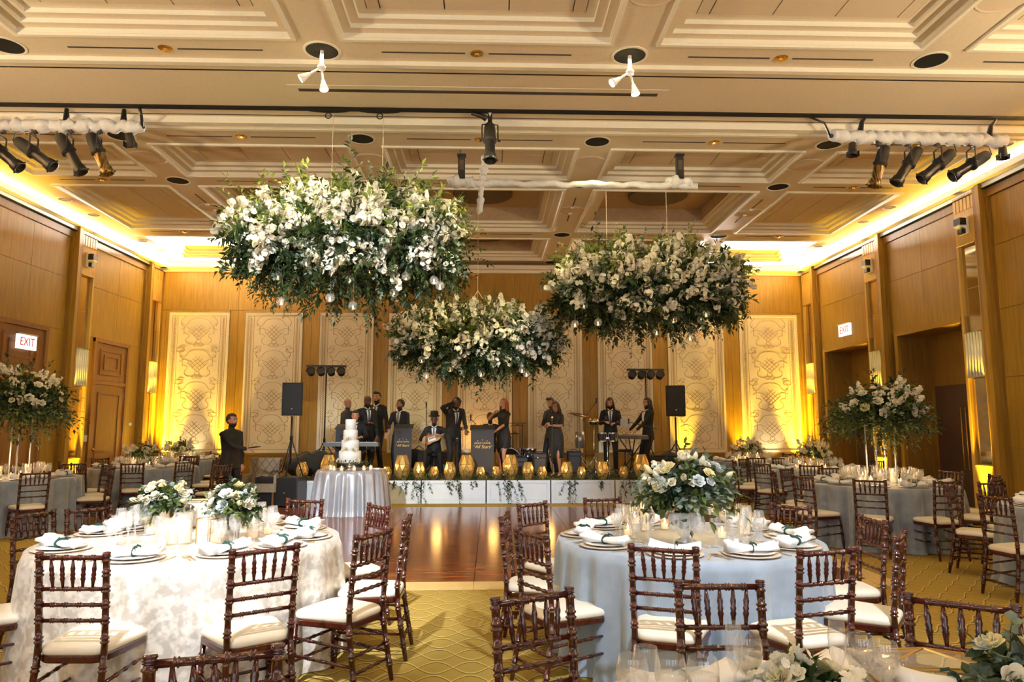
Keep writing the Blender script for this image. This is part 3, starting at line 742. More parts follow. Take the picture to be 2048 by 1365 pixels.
pl=thing('plate','P','plate'); MB().lathe([(.001,.004),(.165,.006),(.172,.010),(.168,.012),(.10,.008),(.001,.008)],32).build('charger',m_chinarim,pl,True)
MB().lathe([(.001,.012),(.085,.012),(.10,.016),(.138,.022),(.140,.0245),(.10,.019),(.085,.015),(.001,.015)],32).build('dish',m_china,pl,True)
npk=thing('napkin','N','napkin')
def napkin_mesh(seed):
    rnd=random.Random(seed); vs=[];fs=[]; nu,nv=19,16
    ph=[rnd.uniform(0,6.28) for _ in range(3)]
    for i in range(nu):
        u=i/(nu-1)*2-1
        w=.034+.045*abs(u)**.9 if u<.1 else .034+.030*abs(u)
        h=.018+.022*abs(u)**1.5*(1 if u<0 else .5); lift=.012*abs(u)**2
        for j in range(nv):
            a=2*PI*j/nv; rf=1+.16*abs(u)*math.sin(5*a+ph[0]+2*u)+.10*abs(u)*math.sin(9*a+ph[1])
            vs.append((u*.150+.006*math.sin(3*a+ph[2])*abs(u),w*math.cos(a)*rf,.024+.018+h*math.sin(a)*rf+lift))
    for i in range(nu-1):
        for j in range(nv): fs.append((i*nv+j,(i+1)*nv+j,(i+1)*nv+(j+1)%nv,i*nv+(j+1)%nv))
    fs.append(tuple(range(nv))); fs.append(tuple((nu-1)*nv+j for j in range(nv-1,-1,-1)))
    return MB().add(vs,fs)
napkin_mesh(3).build('cloth',m_napk,npk,True)
rb=MB(); 
P=[(.012*math.sin(0),.040*math.cos(2*PI*j/16),.042+.024*math.sin(2*PI*j/16)) for j in range(17)]
rb.tube(P,[(.0015,.010)]*17,4,False)
for s in (-1,1): rb.add([(0,0,.066),(.006,s*.02,.082),(.02,s*.045,.070),(.018,s*.05,.058),(.004,s*.025,.070)],[(0,1,2,3,4)])
rb.add([(.0,-.004,.064),(.010,-.01,.078),(.018,.004,.072),(.006,.008,.064)],[(0,1,2,3)])
rb.build('ribbon',m_ribbon,npk)
def flat(name,kind):
    t=thing(name,'F',name)
    if kind=='fork':
        MB().box(-.0035,.0035,-.10,.02,.0015,.004).build('handle',m_flat,t)
        q=MB().box(-.012,.012,.02,.045,.0015,.004)
        for x in (-.010,-.0035,.0035,.010): q.box(x-.0018,x+.0018,.045,.095,.0015,.004)
        q.build('tines',m_flat,t)
    else:
        MB().box(-.004,.004,-.11,.0,.0015,.005).build('handle',m_flat,t); MB().prism([(-.004,0),(.006,0),(.007,.08),(-.001,.11),(-.004,.10)],.0015,.004).build('blade',m_flat,t)
    return t
fk=flat('fork','fork'); kn=flat('knife','knife')
def candle(name,r,h,gr,gh):
    t=thing(name,'C','candle')
    MB().lathe([(gr*.98,.002),(gr,.004),(gr,gh),(gr-.002,gh),(gr-.002,.006),(.001,.006)],18).build('glass_cylinder',m_glass,t,True)
    MB().lathe([(.001,.008),(r,.008),(r,h-.004),(r-.005,h),(.001,h-.004)],16).build('wax',m_wax,t,True)
    MB().lathe([(.001,h),(.006,h+.008),(.0075,h+.016),(.004,h+.030),(.0005,h+.042)],8).build('flame',m_flame,t,True); return t
cA=candle('pillar_candle',.036,.15,.046,.20); cB=candle('votive_candle',.026,.045,.034,.075); cC=candle('pillar_candle',.034,.11,.044,.17)
def setting(c,th,desc,r,detail=2,gap=.78,rnd=random,glasses=True):
    ca,sa=math.cos(th),math.sin(th); px,py=c[0]+r*gap*ca,c[1]+r*gap*sa
    G=lambda s:'%s %s'%(s,desc)
    place(pl,USED,(px,py,TZ),th,'white china plate on the '+desc,'plates on the '+desc)
    place(npk,USED,(px,py,TZ),th+PI/2+rnd.uniform(-.5,.5),('white napkin tied with dark green ribbon on the ' if detail else 'folded white napkin tied with ribbon on the ')+desc,'napkins on the '+desc)
    tx,ty=-sa,ca
    def at(rad,off): return (c[0]+rad*ca+off*tx,c[1]+rad*sa+off*ty,TZ)
    if glasses:
     place(g_gob,USED,at(r*.52,.03),rnd.uniform(0,6),'stemmed water goblet among glasses on the '+desc,'goblets on the '+desc)
     place(g_wine,USED,at(r*.50,.125),rnd.uniform(0,6),'clear wine glass among glasses on the '+desc,'wine glasses on the '+desc)
     place(g_wine,USED,at(r*.44,-.04),rnd.uniform(0,6),'clear wine glass among glasses on the '+desc,'wine glasses on the '+desc)
     place(g_flu,USED,at(r*.42,.075),rnd.uniform(0,6),'slim champagne flute among glasses on the '+desc,'flutes on the '+desc)
    if detail>1:
        for off in (-.20,-.225): place(fk,USED,at(r*gap,off),th+PI/2,'gold fork beside a plate on the '+desc,'forks on the '+desc)
        for off in (.20,): place(kn,USED,at(r*gap,off),th+PI/2,'gold knife beside a plate on the '+desc,'knives on the '+desc)
rs=random.Random(5)
for th in SL: setting(LT,th,'ivory table',1.0,2,.78,rs)
for th in SR: setting(RTB,th,'pale grey table',.93,2,.77,rs)
for th in SF+[R(150)]: setting(FT,th,'bottom corner table',.95,2,.76,rs,False)
for x,y,gk in ((1264,1312,'g'),(1291,1294,'w'),(1340,1312,'g'),(1405,1316,'g'),(1466,1245,'f'),(1494,1272,'g'),(1672,1240,'f'),(1720,1272,'g'),(1765,1284,'g'),(1990,1290,'g')):
    pr,h,nm_=dict(g=(g_gob,.17,'stemmed water goblet'),w=(g_wine,.205,'clear wine glass'),f=(g_flu,.225,'slim champagne flute'))[gk]
    q=atz(x,y,TZ+h); place(pr,USED,(q.x,q.y,TZ),rs.uniform(0,6),nm_+' on the bottom corner table',nm_+' row on the bottom corner table')
for c,angs,d in ((R2,(-124,-88,-52,-16,20,56,92,128,164,200),'tall flower table by the openings'),(R3,(-150,-115,-75,-35,10,90,170),'low flower table, right side'),
   (R4,(-150,-105,-65,-20,90,165),'back table, right of stage'),(R5,(-170,-135,-100,135,170),'right edge table'),(L2,(-78,-45,-20,15,50,-110),'tall flower table, left edge'),
   (L3,(-150,-112,-72,-36,0,36,110,150),'low flower table by the door'),(L4,(-100,-60,-25,10,60),'back table, left of stage')):
    for a in angs: setting(c,R(a),d,.93,0,.77,rs)
def candles(c,offs,desc,kind='low'):
    for (x,y,p) in offs:
        pr={'A':cA,'B':cB,'C':cC}[p]
        place(pr,USED,(c[0]+x,c[1]+y,TZ),rs.uniform(0,6),('tall lit pillar candle' if p=='A' else 'lit pillar candle' if p=='C' else 'small lit votive candle')+' in clear glass on the '+desc,('votives' if p=='B' else 'tall pillar candles' if p=='A' else 'pillar candles')+' on the '+desc)
def pxo(c,x,y): 
    p=atz(x,y,TZ); return (p.x-c[0],p.y-c[1])
candles(LT,[(*pxo(LT,339,1090),'C'),(*pxo(LT,368,1088),'A'),(*pxo(LT,323,1094),'B'),(*pxo(LT,300,1070),'B'),(*pxo(LT,405,1072),'A'),(*pxo(LT,505,1078),'C'),(*pxo(LT,430,1066),'B'),(*pxo(LT,535,1070),'B')],'ivory table')
candles(RTB,[(*pxo(RTB,1270,1066),'C'),(*pxo(RTB,1289,1062),'A'),(*pxo(RTB,1256,1073),'B'),(*pxo(RTB,1445,1078),'B'),(*pxo(RTB,1330,1060),'B'),(*pxo(RTB,1490,1070),'C')],'pale grey table')
candles(FT,[(.55,.45,'B'),(.95,.25,'B'),(.2,.45,'B')],'bottom corner table')
for c,d in ((R2,'tall flower table by the openings'),(R3,'low flower table, right side'),(R4,'back table, right of stage'),(L2,'tall flower table, left edge'),(L3,'low flower table by the door'),(L4,'back table, left of stage')):
    candles(c,[(.22*math.cos(a)*q,.22*math.sin(a)*q,p) for a,q,p in ((.3,1,'A'),(1.6,1.1,'B'),(2.9,1,'C'),(4.2,1,'A'),(5.3,1.2,'B'),(3.5,1.7,'B'))],d)
# warm pools from the clustered candles
for c in (RTB,R2,R3,R4,L2,L3,L4):
    d=bpy.data.lights.new('candle_glow','POINT'); d.energy=7; d.color=(1,.6,.25); d.shadow_soft_size=.15; o=bpy.data.objects.new('candle_glow',d); o.location=(c[0],c[1],1.05); COL.objects.link(o)
# ------------------------------------------------------------------ flowers and foliage
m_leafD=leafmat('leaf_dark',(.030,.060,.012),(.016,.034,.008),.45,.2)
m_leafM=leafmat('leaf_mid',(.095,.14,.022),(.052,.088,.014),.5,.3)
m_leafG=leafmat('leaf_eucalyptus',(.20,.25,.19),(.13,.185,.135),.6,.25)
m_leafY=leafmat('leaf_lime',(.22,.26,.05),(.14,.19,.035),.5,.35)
m_stem=mat('stem_green',(.06,.07,.025),.6,c2=(.045,.045,.02))
m_petal=leafmat('petal_white',(.86,.82,.70),(.80,.74,.58),.6,.25)
m_petalY=leafmat('petal_cream',(.86,.80,.50),(.80,.72,.42),.6,.25)
m_petalB=leafmat('petal_blue_white',(.74,.78,.80),(.66,.72,.74),.6,.25)
class Leaves:
    def __init__(s,seed): s.v=[];s.f=[];s.mi=[];s.r=np.random.RandomState(seed)
    def leaf(s,p,d,n,l,w,mi,six=False):
        d=d/np.linalg.norm(d); u=np.cross(d,n); ln=np.linalg.norm(u)
        if ln<1e-6: u=np.cross(d,np.array([.3,.5,.8])); ln=np.linalg.norm(u)
        u/=ln; nn=np.cross(u,d); b=len(s.v)
        if six:
            for (t,q) in ((0,0),(.25,.8),(.6,1),(1,0),(.6,-1),(.25,-.8)): s.v.append(p+d*l*t+u*w*.5*q+nn*(.12*w*abs(q)-.10*l*t*t))
            s.f+=[(b,b+1,b+5),(b+1,b+2,b+4,b+5),(b+2,b+3,b+4)]; s.mi+=[mi]*3
        else:
            m=p+d*l*.45+nn*.10*w
            s.v+= [p,m+u*w*.5,p+d*l-nn*.12*l,m-u*w*.5]; s.f+=[(b,b+1,b+2),(b,b+2,b+3)]; s.mi+=[mi]*2
    def twig(s,pts,r,mi):
        b=len(s.v); n=len(pts)
        for i,p in enumerate(pts):
            q=r*(1-.6*i/(n-1))
            for a in (0,2.1,4.2): s.v.append(p+np.array([q*math.cos(a),q*math.sin(a),.3*q*math.sin(a*2)]))
        for i in range(n-1):
            for k_ in range(3): s.f.append((b+i*3+k_,b+i*3+(k_+1)%3,b+(i+1)*3+(k_+1)%3,b+(i+1)*3+k_)); s.mi.append(mi)
    def spray(s,p,d,L,n,ll,lw,mi,droop=.0,six=False,tw=.004,pair=False):
        r=s.r; p=np.array(p,float); d=np.array(d,float); d/=np.linalg.norm(d); pts=[p.copy()]; seg=max(n//2,3)
        q=p.copy(); dd=d.copy()
        for i in range(seg):
            q=q+dd*L/seg; dd=dd+np.array([0,0,-droop])/seg+r.normal(0,.07,3); dd/=np.linalg.norm(dd); pts.append(q.copy())
        s.twig(pts,tw,4)
        for i in range(n):
            t=(i+.6)/n*(len(pts)-1); k_=min(int(t),len(pts)-2); a=pts[k_]+(pts[k_+1]-pts[k_])*(t-k_); ax=pts[k_+1]-pts[k_]; ax/=np.linalg.norm(ax)
            rv=r.normal(0,1,3); rv-=ax*rv.dot(ax); rv/=np.linalg.norm(rv)
            sc_=(1-.35*i/n)*r.uniform(.75,1.2)
            for sg in ((1,-1) if pair else (1,)): s.leaf(a,ax*.55+rv*sg,r.normal(0,1,3)*.5+np.array([0,0,1.]),ll*sc_,lw*sc_,mi,six)
        s.leaf(pts[-1],dd,np.array([0,0,1.]),ll*.7,lw*.7,mi,six); return pts
    def build(s,name,parent,mats):
        m=bpy.data.meshes.new(name); m.from_pydata([tuple(map(float,p)) for p in s.v],[],s.f)
        for q in mats: m.materials.append(q)
        m.polygons.foreach_set('material_index',s.mi); m.update()
        o=obj(name,m,parent); o['kind']='stuff'; return o
GREENS=[m_leafD,m_leafM,m_leafG,m_leafY,m_stem]
def petal_flower(mb,c,ax,r,n=5,cup=.35,rnd=random):
    ax=Vector(ax).normalized(); a=Vector((1,0,0)) if abs(ax.x)<.9 else Vector((0,1,0)); u=(a-ax*a.dot(ax)).normalized(); w_=ax.cross(u); c=Vector(c); o=rnd.uniform(0,6.28)
    for k_ in range(n):
        t=o+2*PI*k_/n; e=u*math.cos(t)+w_*math.sin(t); f=u*-math.sin(t)+w_*math.cos(t)
        p=[c,c+e*r*.55+f*r*.56+ax*cup*r*.4,c+e*r+f*r*.36+ax*cup*r*.8,c+e*r-f*r*.36+ax*cup*r*.8,c+e*r*.55-f*r*.56+ax*cup*r*.4]
        mb.add([tuple(q) for q in p],[(0,1,2,3,4)])
def cluster_mesh(seed,n=16,L=.26,rad=.07,fr=.036,m=None,taper=True):
    rnd=random.Random(seed); mb=MB()
    for i in range(n):
        t=(i+.5)/n; q=rad*(1-.55*t) if taper else rad
        a=rnd.uniform(0,6.28); ph=rnd.uniform(.4,1)
        c=(q*ph*math.cos(a),q*ph*math.sin(a),t*L); petal_flower(mb,c,(math.cos(a),math.sin(a),rnd.uniform(-.2,.7)),fr*rnd.uniform(.75,1.15),5,.4,rnd)
    return mb.mesh('blossom_cluster',m or m_petal)
def rose_mesh(seed,r=.05,m=None,open_=1.0):
    rnd=random.Random(seed); mb=MB()
    for ring_,(n,rr,h,tilt) in enumerate(((3,.30,.95,.1),(4,.55,.9,.28),(5,.8,.78,.5),(6,1.0,.55,.85))):
        for k_ in range(n):
            t=2*PI*k_/n+ring_*.5+rnd.uniform(-.15,.15); e=Vector((math.cos(t),math.sin(t),0)); f=Vector((-math.sin(t),math.cos(t),0)); vs=[]; fs=[]
            for i in range(4):
                v=i/3
                for j in range(4):
                    u=(j/3-.5)*2; wd=rr*.75*(.35+.65*math.sin(PI*min(v*.75+.15,1)))
                    rad=rr*(.35+.65*v)*(1+tilt*open_*v*.5)*(1-.12*u*u)
                    p=e*rad*r+f*u*wd*r+Vector((0,0,(h*v-(.12*tilt*v*v))*r*1.3)); vs.append(tuple(p))
            for i in range(3):
                for j in range(3): fs.append((i*4+j,i*4+j+1,(i+1)*4+j+1,(i+1)*4+j))
            mb.add(vs,fs)
    return mb.mesh('rose',m or m_petal,True)
CLU=[cluster_mesh(i,20,.28,.090,.038) for i in range(3)]+[cluster_mesh(11,12,.15,.075,.042,None,False)]
ROSE=[rose_mesh(1),rose_mesh(2,.05,m_petal,1.3),rose_mesh(3,.05,m_petalY),rose_mesh(4,.05,m_petalB,1.2)]
TUL=[]
def bud_mesh(m):
    mb=MB()
    for k_ in range(5):
        t=2*PI*k_/5; e=Vector((math.cos(t),math.sin(t),0)); f=Vector((-math.sin(t),math.cos(t),0)); vs=[];fs=[]
        for i in range(6):
            v=i/5; rad=.62*math.sin(PI*(.12+.80*v))**.8
            for u in (-1,0,1): vs.append(tuple((e*rad*(1 if u==0 else .86)+f*u*.52*math.sin(PI*(.1+.85*v)))*.05+Vector((0,0,v*.125))))
        for i in range(5):
            for j in range(2): fs.append((i*3+j,i*3+j+1,(i+1)*3+j+1,(i+1)*3+j))
        mb.add(vs,fs)
    return mb.mesh('bud',m,True)
BUD=[bud_mesh(m_petal),bud_mesh(m_petalY)]
def flower(mesh,parent,p,d,scale,name='flower'):
    o=obj(name,mesh,parent,tuple(p)); o.rotation_euler=Vector(d).to_track_quat('Z','Y').to_euler(); o.scale=(scale,)*3; return o
def unit(rs_): 
    v=rs_.normal(0,1,3); return v/np.linalg.norm(v)
def hanging(label,C,size,seed,nst,nfl,cords,trail,globes,gdesc,bias=.0):
    t=thing('hanging_floral',label,'floral',tuple(C)); rs_=np.random.RandomState(seed); lv=Leaves(seed); sx,sy,sz=size
    # spine body: stems start on a flattened core and run out to the outline
    for i in range(nst):
        x=rs_.uniform(-1,1); d=unit(rs_); d[2]=d[2]*.9+.05
        env=(1-abs(x)**2.6*.75)
        core=np.array([x*sx*.42,d[1]*sy*.18,d[2]*sz*.16]); dirn=np.array([d[0]*.7+x*.8,d[1],d[2]]); dirn/=np.linalg.norm(dirn)
        L=(.30+.35*rs_.rand())*sz*.62*(.55+.45*env)
        if rs_.rand()<.07: L*=1.45
        st=core+dirn*np.array([sx*.05,sy*.15,sz*.20*env])
        up=dirn[2]
        q=rs_.rand()
        mi=0 if (up<.05 and q<.75) else (3 if (up>.2 and q<.42) else 1 if q<.62 else 0 if q<.86 else 2)  # dark falling stems, more lime on rising ones: overhead light put into leaf colour
        ll,lw=((.10,.050) if rs_.rand()<.55 else (.15,.068)) if mi!=2 else (.075,.066)
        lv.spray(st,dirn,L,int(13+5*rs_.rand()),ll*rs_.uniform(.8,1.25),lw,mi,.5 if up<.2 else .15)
    for (x,L,n) in trail:
        for k_ in range(n):
            p=np.array([x*sx/2+rs_.normal(0,.07),rs_.uniform(-.3,.1)*sy,-sz*.24]); lv.spray(p,np.array([rs_.normal(0,.25),rs_.normal(0,.2),-1]),L*rs_.uniform(.6,1.1),int(L*30),.075,.034,0 if rs_.rand()<.7 else 1,.6)
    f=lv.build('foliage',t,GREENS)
    # dark mossy frame inside
    mb=MB().ball((0,0,-.02),(sx*.40,sy*.30,sz*.22),18,10); mb.build('moss_frame',m_leafD,t,True)
    for i in range(nfl):
        for _ in range(20):
            x=rs_.uniform(-1,1); d=unit(rs_); d[1]-=.7; d/=np.linalg.norm(d)
            if d[2]>-.75: break
        if d[2]<-.1 and rs_.rand()<.30: d[2]=abs(d[2])
        env=(1-abs(x)**2.4*.62)
        p=np.array([x*sx*.47+d[0]*sx*.05,d[1]*sy*.46*(.6+.4*env),d[2]*sz*.42*env+.04]); ax=d+np.array([x*.3,-.1,.25]); 
        if rs_.rand()<.3: ax[2]-=.8
        flower(CLU[i%4],t,p,ax,rs_.uniform(.75,1.15),'blossom_spray')
    for (x,y,z,r) in cords: MB().tube([(x,y,0),(x if len(cords)<3 else 0,y,z)],r,6).build('cord',m_cord,t)
    for i,(gx,gy) in enumerate(globes):
        q=aty(gx,gy,C[1]-.15-.25*rs_.rand()); place(globe,USED,tuple(q),rs_.uniform(0,6),'clear glass candle globe hanging under the '+gdesc,'candle globes under the '+gdesc)
    return t
m_cord=mat('cord',(.62,.55,.45),.7)
globe=thing('glass_globe','GG','candle globe')
MB().ball((0,0,0),.062,16,10).build('glass',m_glass,globe,True); MB().lathe([(.001,-.050),(.018,-.050),(.018,-.025),(.001,-.025)],10).build('candle',m_wax,globe)
MB().lathe([(.001,-.025),(.008,-.013),(.0005,.012)],8).build('flame',m_flame,globe,True); MB().tube([(0,0,.06),(0,0,.34)],.0015,4).build('wire',m_cord,globe)
C1=aty(700,488,9.6); C2=aty(955,682,12.45); C3=aty(1293,578,11.0)
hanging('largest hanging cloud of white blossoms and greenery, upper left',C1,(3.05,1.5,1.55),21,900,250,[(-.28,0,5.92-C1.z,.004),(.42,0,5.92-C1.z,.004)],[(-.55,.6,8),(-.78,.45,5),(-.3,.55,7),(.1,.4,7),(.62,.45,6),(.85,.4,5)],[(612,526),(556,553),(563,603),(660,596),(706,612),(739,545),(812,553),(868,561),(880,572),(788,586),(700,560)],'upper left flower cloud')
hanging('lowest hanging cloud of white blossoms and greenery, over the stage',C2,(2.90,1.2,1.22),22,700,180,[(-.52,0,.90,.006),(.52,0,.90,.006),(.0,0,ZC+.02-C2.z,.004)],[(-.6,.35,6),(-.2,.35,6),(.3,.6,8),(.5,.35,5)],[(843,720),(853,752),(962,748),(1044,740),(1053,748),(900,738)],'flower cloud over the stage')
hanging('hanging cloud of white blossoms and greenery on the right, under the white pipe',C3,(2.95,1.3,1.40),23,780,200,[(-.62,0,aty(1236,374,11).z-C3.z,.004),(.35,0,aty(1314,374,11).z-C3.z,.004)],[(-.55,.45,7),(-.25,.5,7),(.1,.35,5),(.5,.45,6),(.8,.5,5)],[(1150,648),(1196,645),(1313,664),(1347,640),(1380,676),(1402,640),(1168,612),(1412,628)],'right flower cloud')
# tall and low arrangements
def arrangement(name,label,loc,zc,size,seed,nst,blooms,legs=None,vase=None,six=False,grey=False,leafs=1.0):
    t=thing(name,label,'centrepiece',loc); rs_=np.random.RandomState(seed); lv=Leaves(seed); sx,sy,sz=size
    for i in range(nst):
        d=unit(rs_); d[2]=abs(d[2])*.9-.35 if rs_.rand()<.8 else d[2]; q=rs_.rand()
        mi=(2 if q<.55 else 0 if q<.8 else 1) if grey else (0 if q<.5 else 1 if q<.8 else 3 if q<.9 else 2)
        st=np.array([d[0]*sx*.08,d[1]*sy*.08,zc+d[2]*sz*.10]); L=.5*np.linalg.norm(d*np.array([sx,sy,sz]))*rs_.uniform(.65,1.05)*.92
        lv.spray(st,d,L,int(9+4*rs_.rand()),(.075 if mi!=2 else .05)*leafs*rs_.uniform(.8,1.2),(.034 if mi!=2 else .044)*leafs,mi,.4,six,.003)
    lv.build('foliage',t,GREENS)
    for i in range(blooms):
        d=unit(rs_); d[2]=abs(d[2])*1.0-.1; d[1]=-abs(d[1]) if rs_.rand()<.75 else d[1]; d/=np.linalg.norm(d)
        p=np.array([d[0]*sx*.36,d[1]*sy*.36,zc+d[2]*sz*.36])
        k_=rs_.rand()
        if six: ms,s_=(ROSE[rs_.randint(4)],rs_.uniform(.42,.66)) if k_<.7 else (BUD[rs_.randint(2)],rs_.uniform(.45,.65)) if k_<.85 else (CLU[3],.35)
        else: ms,s_=(ROSE[rs_.randint(3)],rs_.uniform(.6,.95)) if k_<.45 else (CLU[rs_.randint(4)],rs_.uniform(.4,.65)) if k_<.9 else (BUD[0],.9)
        flower(ms,t,p,d+np.array([0,0,.35]),s_)
    if legs:
        h,w_=legs
        for sx_ in (-1,1):
            for sy_ in (-1,1): MB().tube([(sx_*w_,sy_*w_,0),(sx_*w_,sy_*w_,h)],.011,8).build('stand_leg',m_acryl,t,True)
        MB().box(-w_-.03,w_+.03,-w_-.03,w_+.03,h,h+.012).build('stand_top',m_acryl,t)
    if vase: vase(t)
    return t
m_acryl=mat('frosted_acrylic',(.70,.74,.80),.12,metal=.4,c2=(.62,.66,.72))
m_silver=mat('mercury_silver',(.72,.70,.66),.22,metal=1,c2=(.5,.48,.45),scale=30)
arrangement('tall_centerpiece','tall flower arrangement on clear rods before the wall openings',(R2[0]+.02,R2[1],TZ),.97,(1.50,1.2,1.0),31,520,50,(.80,.13),None,False,False,1.45)
arrangement('tall_centerpiece','tall flower arrangement on clear rods at the left picture edge',(L2[0]+.02,L2[1],TZ),1.14,(1.85,1.3,1.25),32,520,56,(.92,.15),None,False,False,1.5)
def vbowl(t): MB().lathe([(.001,.003),(.06,.003),(.085,.05),(.08,.12),(.075,.12),(.078,.06),(.05,.02),(.001,.015)],18).build('vase',m_silver,t,True)
for c,s,l in ((R3,41,'low rose arrangement on the far table beyond the tall flowers'),(R4,42,'small rose arrangement on the back table right of the stage'),(L3,43,'low rose arrangement before the tall wooden door'),(L4,44,'small rose arrangement on the back corner table')):
    arrangement('low_centerpiece',l,(c[0],c[1],TZ),.26,(.75,.7,.50),s,90,18,None,vbowl)
def vcompote(t): MB().lathe([(.001,.003),(.068,.003),(.07,.012),(.035,.03),(.022,.06),(.03,.085),(.075,.105),(.105,.15),(.11,.20),(.10,.20),(.095,.15),(.001,.11)],24).build('vase',mat('stone_white',(.72,.74,.76),.5,c2=(.62,.64,.67),scale=25),t,True)
p=atz(1373,1085,TZ); arrangement('low_centerpiece','large white and grey green bouquet in a footed stone bowl, pale grey table',tuple(p),.36,(.80,.66,.52),51,170,40,None,vcompote,True,True,1.25)
def vsil(t):
    MB().lathe([(.001,.003),(.045,.003),(.052,.10),(.06,.17),(.054,.17),(.04,.02),(.001,.015)],4).build('vase',m_silver,t)
p=atz(463,1086,TZ); arrangement('low_centerpiece','white rose posy in a silver block vase, right of the ivory table candles',tuple(p),.26,(.40,.36,.30),52,80,18,None,vsil,True,True,1.1)
p=atz(322,1066,TZ); arrangement('low_centerpiece','white rose posy behind the candles, left on the ivory table',tuple(p),.24,(.46,.38,.30),53,80,20,None,vsil,True,True,1.1)
arrangement('low_centerpiece','blurred white bouquet at the bottom edge before the gold glass box',tuple(atz(1610,1440,TZ)),.09,(.30,.22,.14),54,30,18,None,None,True,True,1.0)
arrangement('low_centerpiece','cream buds and eucalyptus at the bottom right picture corner',tuple(atz(2025,1440,TZ)),.11,(.26,.24,.26),55,26,12,None,None,True,True,1.0)
# gold edged glass boxes, framed table card
def gold_box(name,label,cat,loc,rz,sx,sy,sz,lid=0,card=None):
    t=thing(name,label,cat,loc,rz); e=.004; P=[(sx*a/2,sy*b/2) for a,b in ((-1,-1),(1,-1),(1,1),(-1,1))]
    for i in range(4):
        a,b=P[i],P[(i+1)%4]
        MB().tube([(*a,0.003),(*a,sz)],e,6).build('gold_edge',m_brass,t)
        for z in (.004,sz): MB().tube([(*a,z),(*b,z)],e,6).build('gold_edge',m_brass,t)
        MB().quad((*a,.004),(*b,.004),(*b,sz),(*a,sz)).build('pane',m_glass,t)
        if lid:
            MB().tube([(*a,sz),(0,0,sz+lid)],e,6).build('gold_edge',m_brass,t); MB().add([(*a,sz),(*b,sz),(0,0,sz+lid)],[(0,1,2)]).build('pane',m_glass,t)
    if card: MB().box(-sx*.42,sx*.42,-.002,.002,.012,sz*.93).build('card',card,t)
    return t
m_card=mat('ivory_card',(.82,.76,.62),.6,c2=(.79,.73,.58))
p=atz(395,1056,TZ); gold_box('framed_card','gold framed ivory card standing among candles on the ivory table','frame',tuple(p),R(8),.26,.05,.21,0,m_card)
p=atz(417,1090,TZ); gold_box('glass_box','small gold edged glass box right of the candles, ivory table','glass box',tuple(p),R(-25),.12,.10,.17)
gold_box('glass_box','gold edged glass box filled with warm light at the bottom picture edge','glass box',tuple(atz(1850,1362,TZ)),R(-8),.30,.16,.06,.035)
# place card on the pale grey table
for x,y,l in ((1465,1094,'folded white place card near the front of the pale grey table'),):
    p=atz(x,y,TZ); o=MB().add([(-.04,-.012,0),(.04,-.012,0),(.04,0,.05),(-.04,0,.05),(.04,.012,0),(-.04,.012,0)],[(0,1,2,3),(3,2,4,5)]).build('place_card',m_china,None,False,tuple(p)); tag(o,l,'card')
# ------------------------------------------------------------------ stage
SY0,SZ=14.52,.452
sx0=aty(580,985,SY0).x; sx1=aty(1358,985,SY0).x
stg=thing('stage','low stage platform with white panelled front','stage',(0,0,0))
MB().box(sx0,sx1,SY0+.04,18.3,SZ-.05,SZ).build('deck',m_carpet2,stg)
MB().box(sx0,sx1,SY0+.06,18.25,.02,SZ-.05).build('frame',m_blackm,stg)
m_fasc=mat('fascia_white',(.72,.75,.78),.35,c2=(.68,.71,.74),scale=6)
PW=(sx1-sx0)/6
for i in range(6):
    a,b=sx0+PW*i+.012,sx0+PW*(i+1)-.012
    f=MB().box(a,b,SY0+.005,SY0+.035,.0,SZ+.002); o=f.build('fascia_panel',m_fasc,stg)
    g=MB()
    for (x0,x1,z0,z1) in ((a,b,.0,.075),(a,b,SZ-.05,SZ+.004),(a,a+.07,.075,SZ-.05),(b-.07,b,.075,SZ-.05)): g.box(x0,x1,SY0-.012,SY0+.006,z0,z1)
    g.build('fascia_frame',m_fasc,o)
    h=MB()
    for (x0,x1,z0,z1) in ((a+.075,b-.075,.08,.095),(a+.075,b-.075,SZ-.07,SZ-.055),(a+.075,a+.09,.095,SZ-.07),(b-.09,b-.075,.095,SZ-.07)): h.box(x0,x1,SY0-.004,SY0+.006,z0,z1)
    h.build('fascia_bead',m_fasc,o)
# faceted gold glass lanterns
def goldglass():
    m=mat('gold_mercury_glass',(.80,.55,.20),.25,metal=.75,c2=(.50,.31,.08),scale=14,emit=.07,emitc=(1,.52,.10)); return m
m_gold=goldglass()
def lantern(h,r,name='lantern'):
    t=thing(name,'L','lantern'); n=8
    lv=[(.55,0,0),(.98,.36,.5),(.98,.62,0),(.60,1.0,.5)]
    vs=[(r*q*math.cos(2*PI*(k_+o)/n),r*q*math.sin(2*PI*(k_+o)/n),h*z) for q,z,o in lv for k_ in range(n)]
    fs=[]
    for i in range(3):
        o=lv[i][2]; 
        for k_ in range(n):
            a,b=i*n+k_,i*n+(k_+1)%n
            if lv[i][2]<lv[i+1][2]: c,d=(i+1)*n+k_,(i+1)*n+(k_+1)%n; fs+=[(a,b,c),(b,d,c)]
            else: c,d=(i+1)*n+k_,(i+1)*n+(k_+1)%n; fs+=[(a,b,d),(a,d,c)]
    fs.append(tuple(range(n-1,-1,-1)))
    MB().add(vs,fs).build('glass',m_gold,t)
    e=MB(); seen=set()
    for f in fs[:-1]:
        for i in range(3):
            a,b=sorted((f[i],f[(i+1)%3]))
            if (a,b) not in seen: seen.add((a,b)); e.tube([vs[a],vs[b]],.0035,4,False)
    e.build('leading',mat('lantern_leading',(.20,.12,.03),.4,metal=.7),t)
    MB().lathe([(.001,.01),(r*.3,.01),(r*.3,h*.35),(.001,h*.35)],10).build('candle',m_wax,t)
    MB().lathe([(.001,h*.35),(.012,h*.38),(.001,h*.46)],8).build('flame',m_flame,t); return t
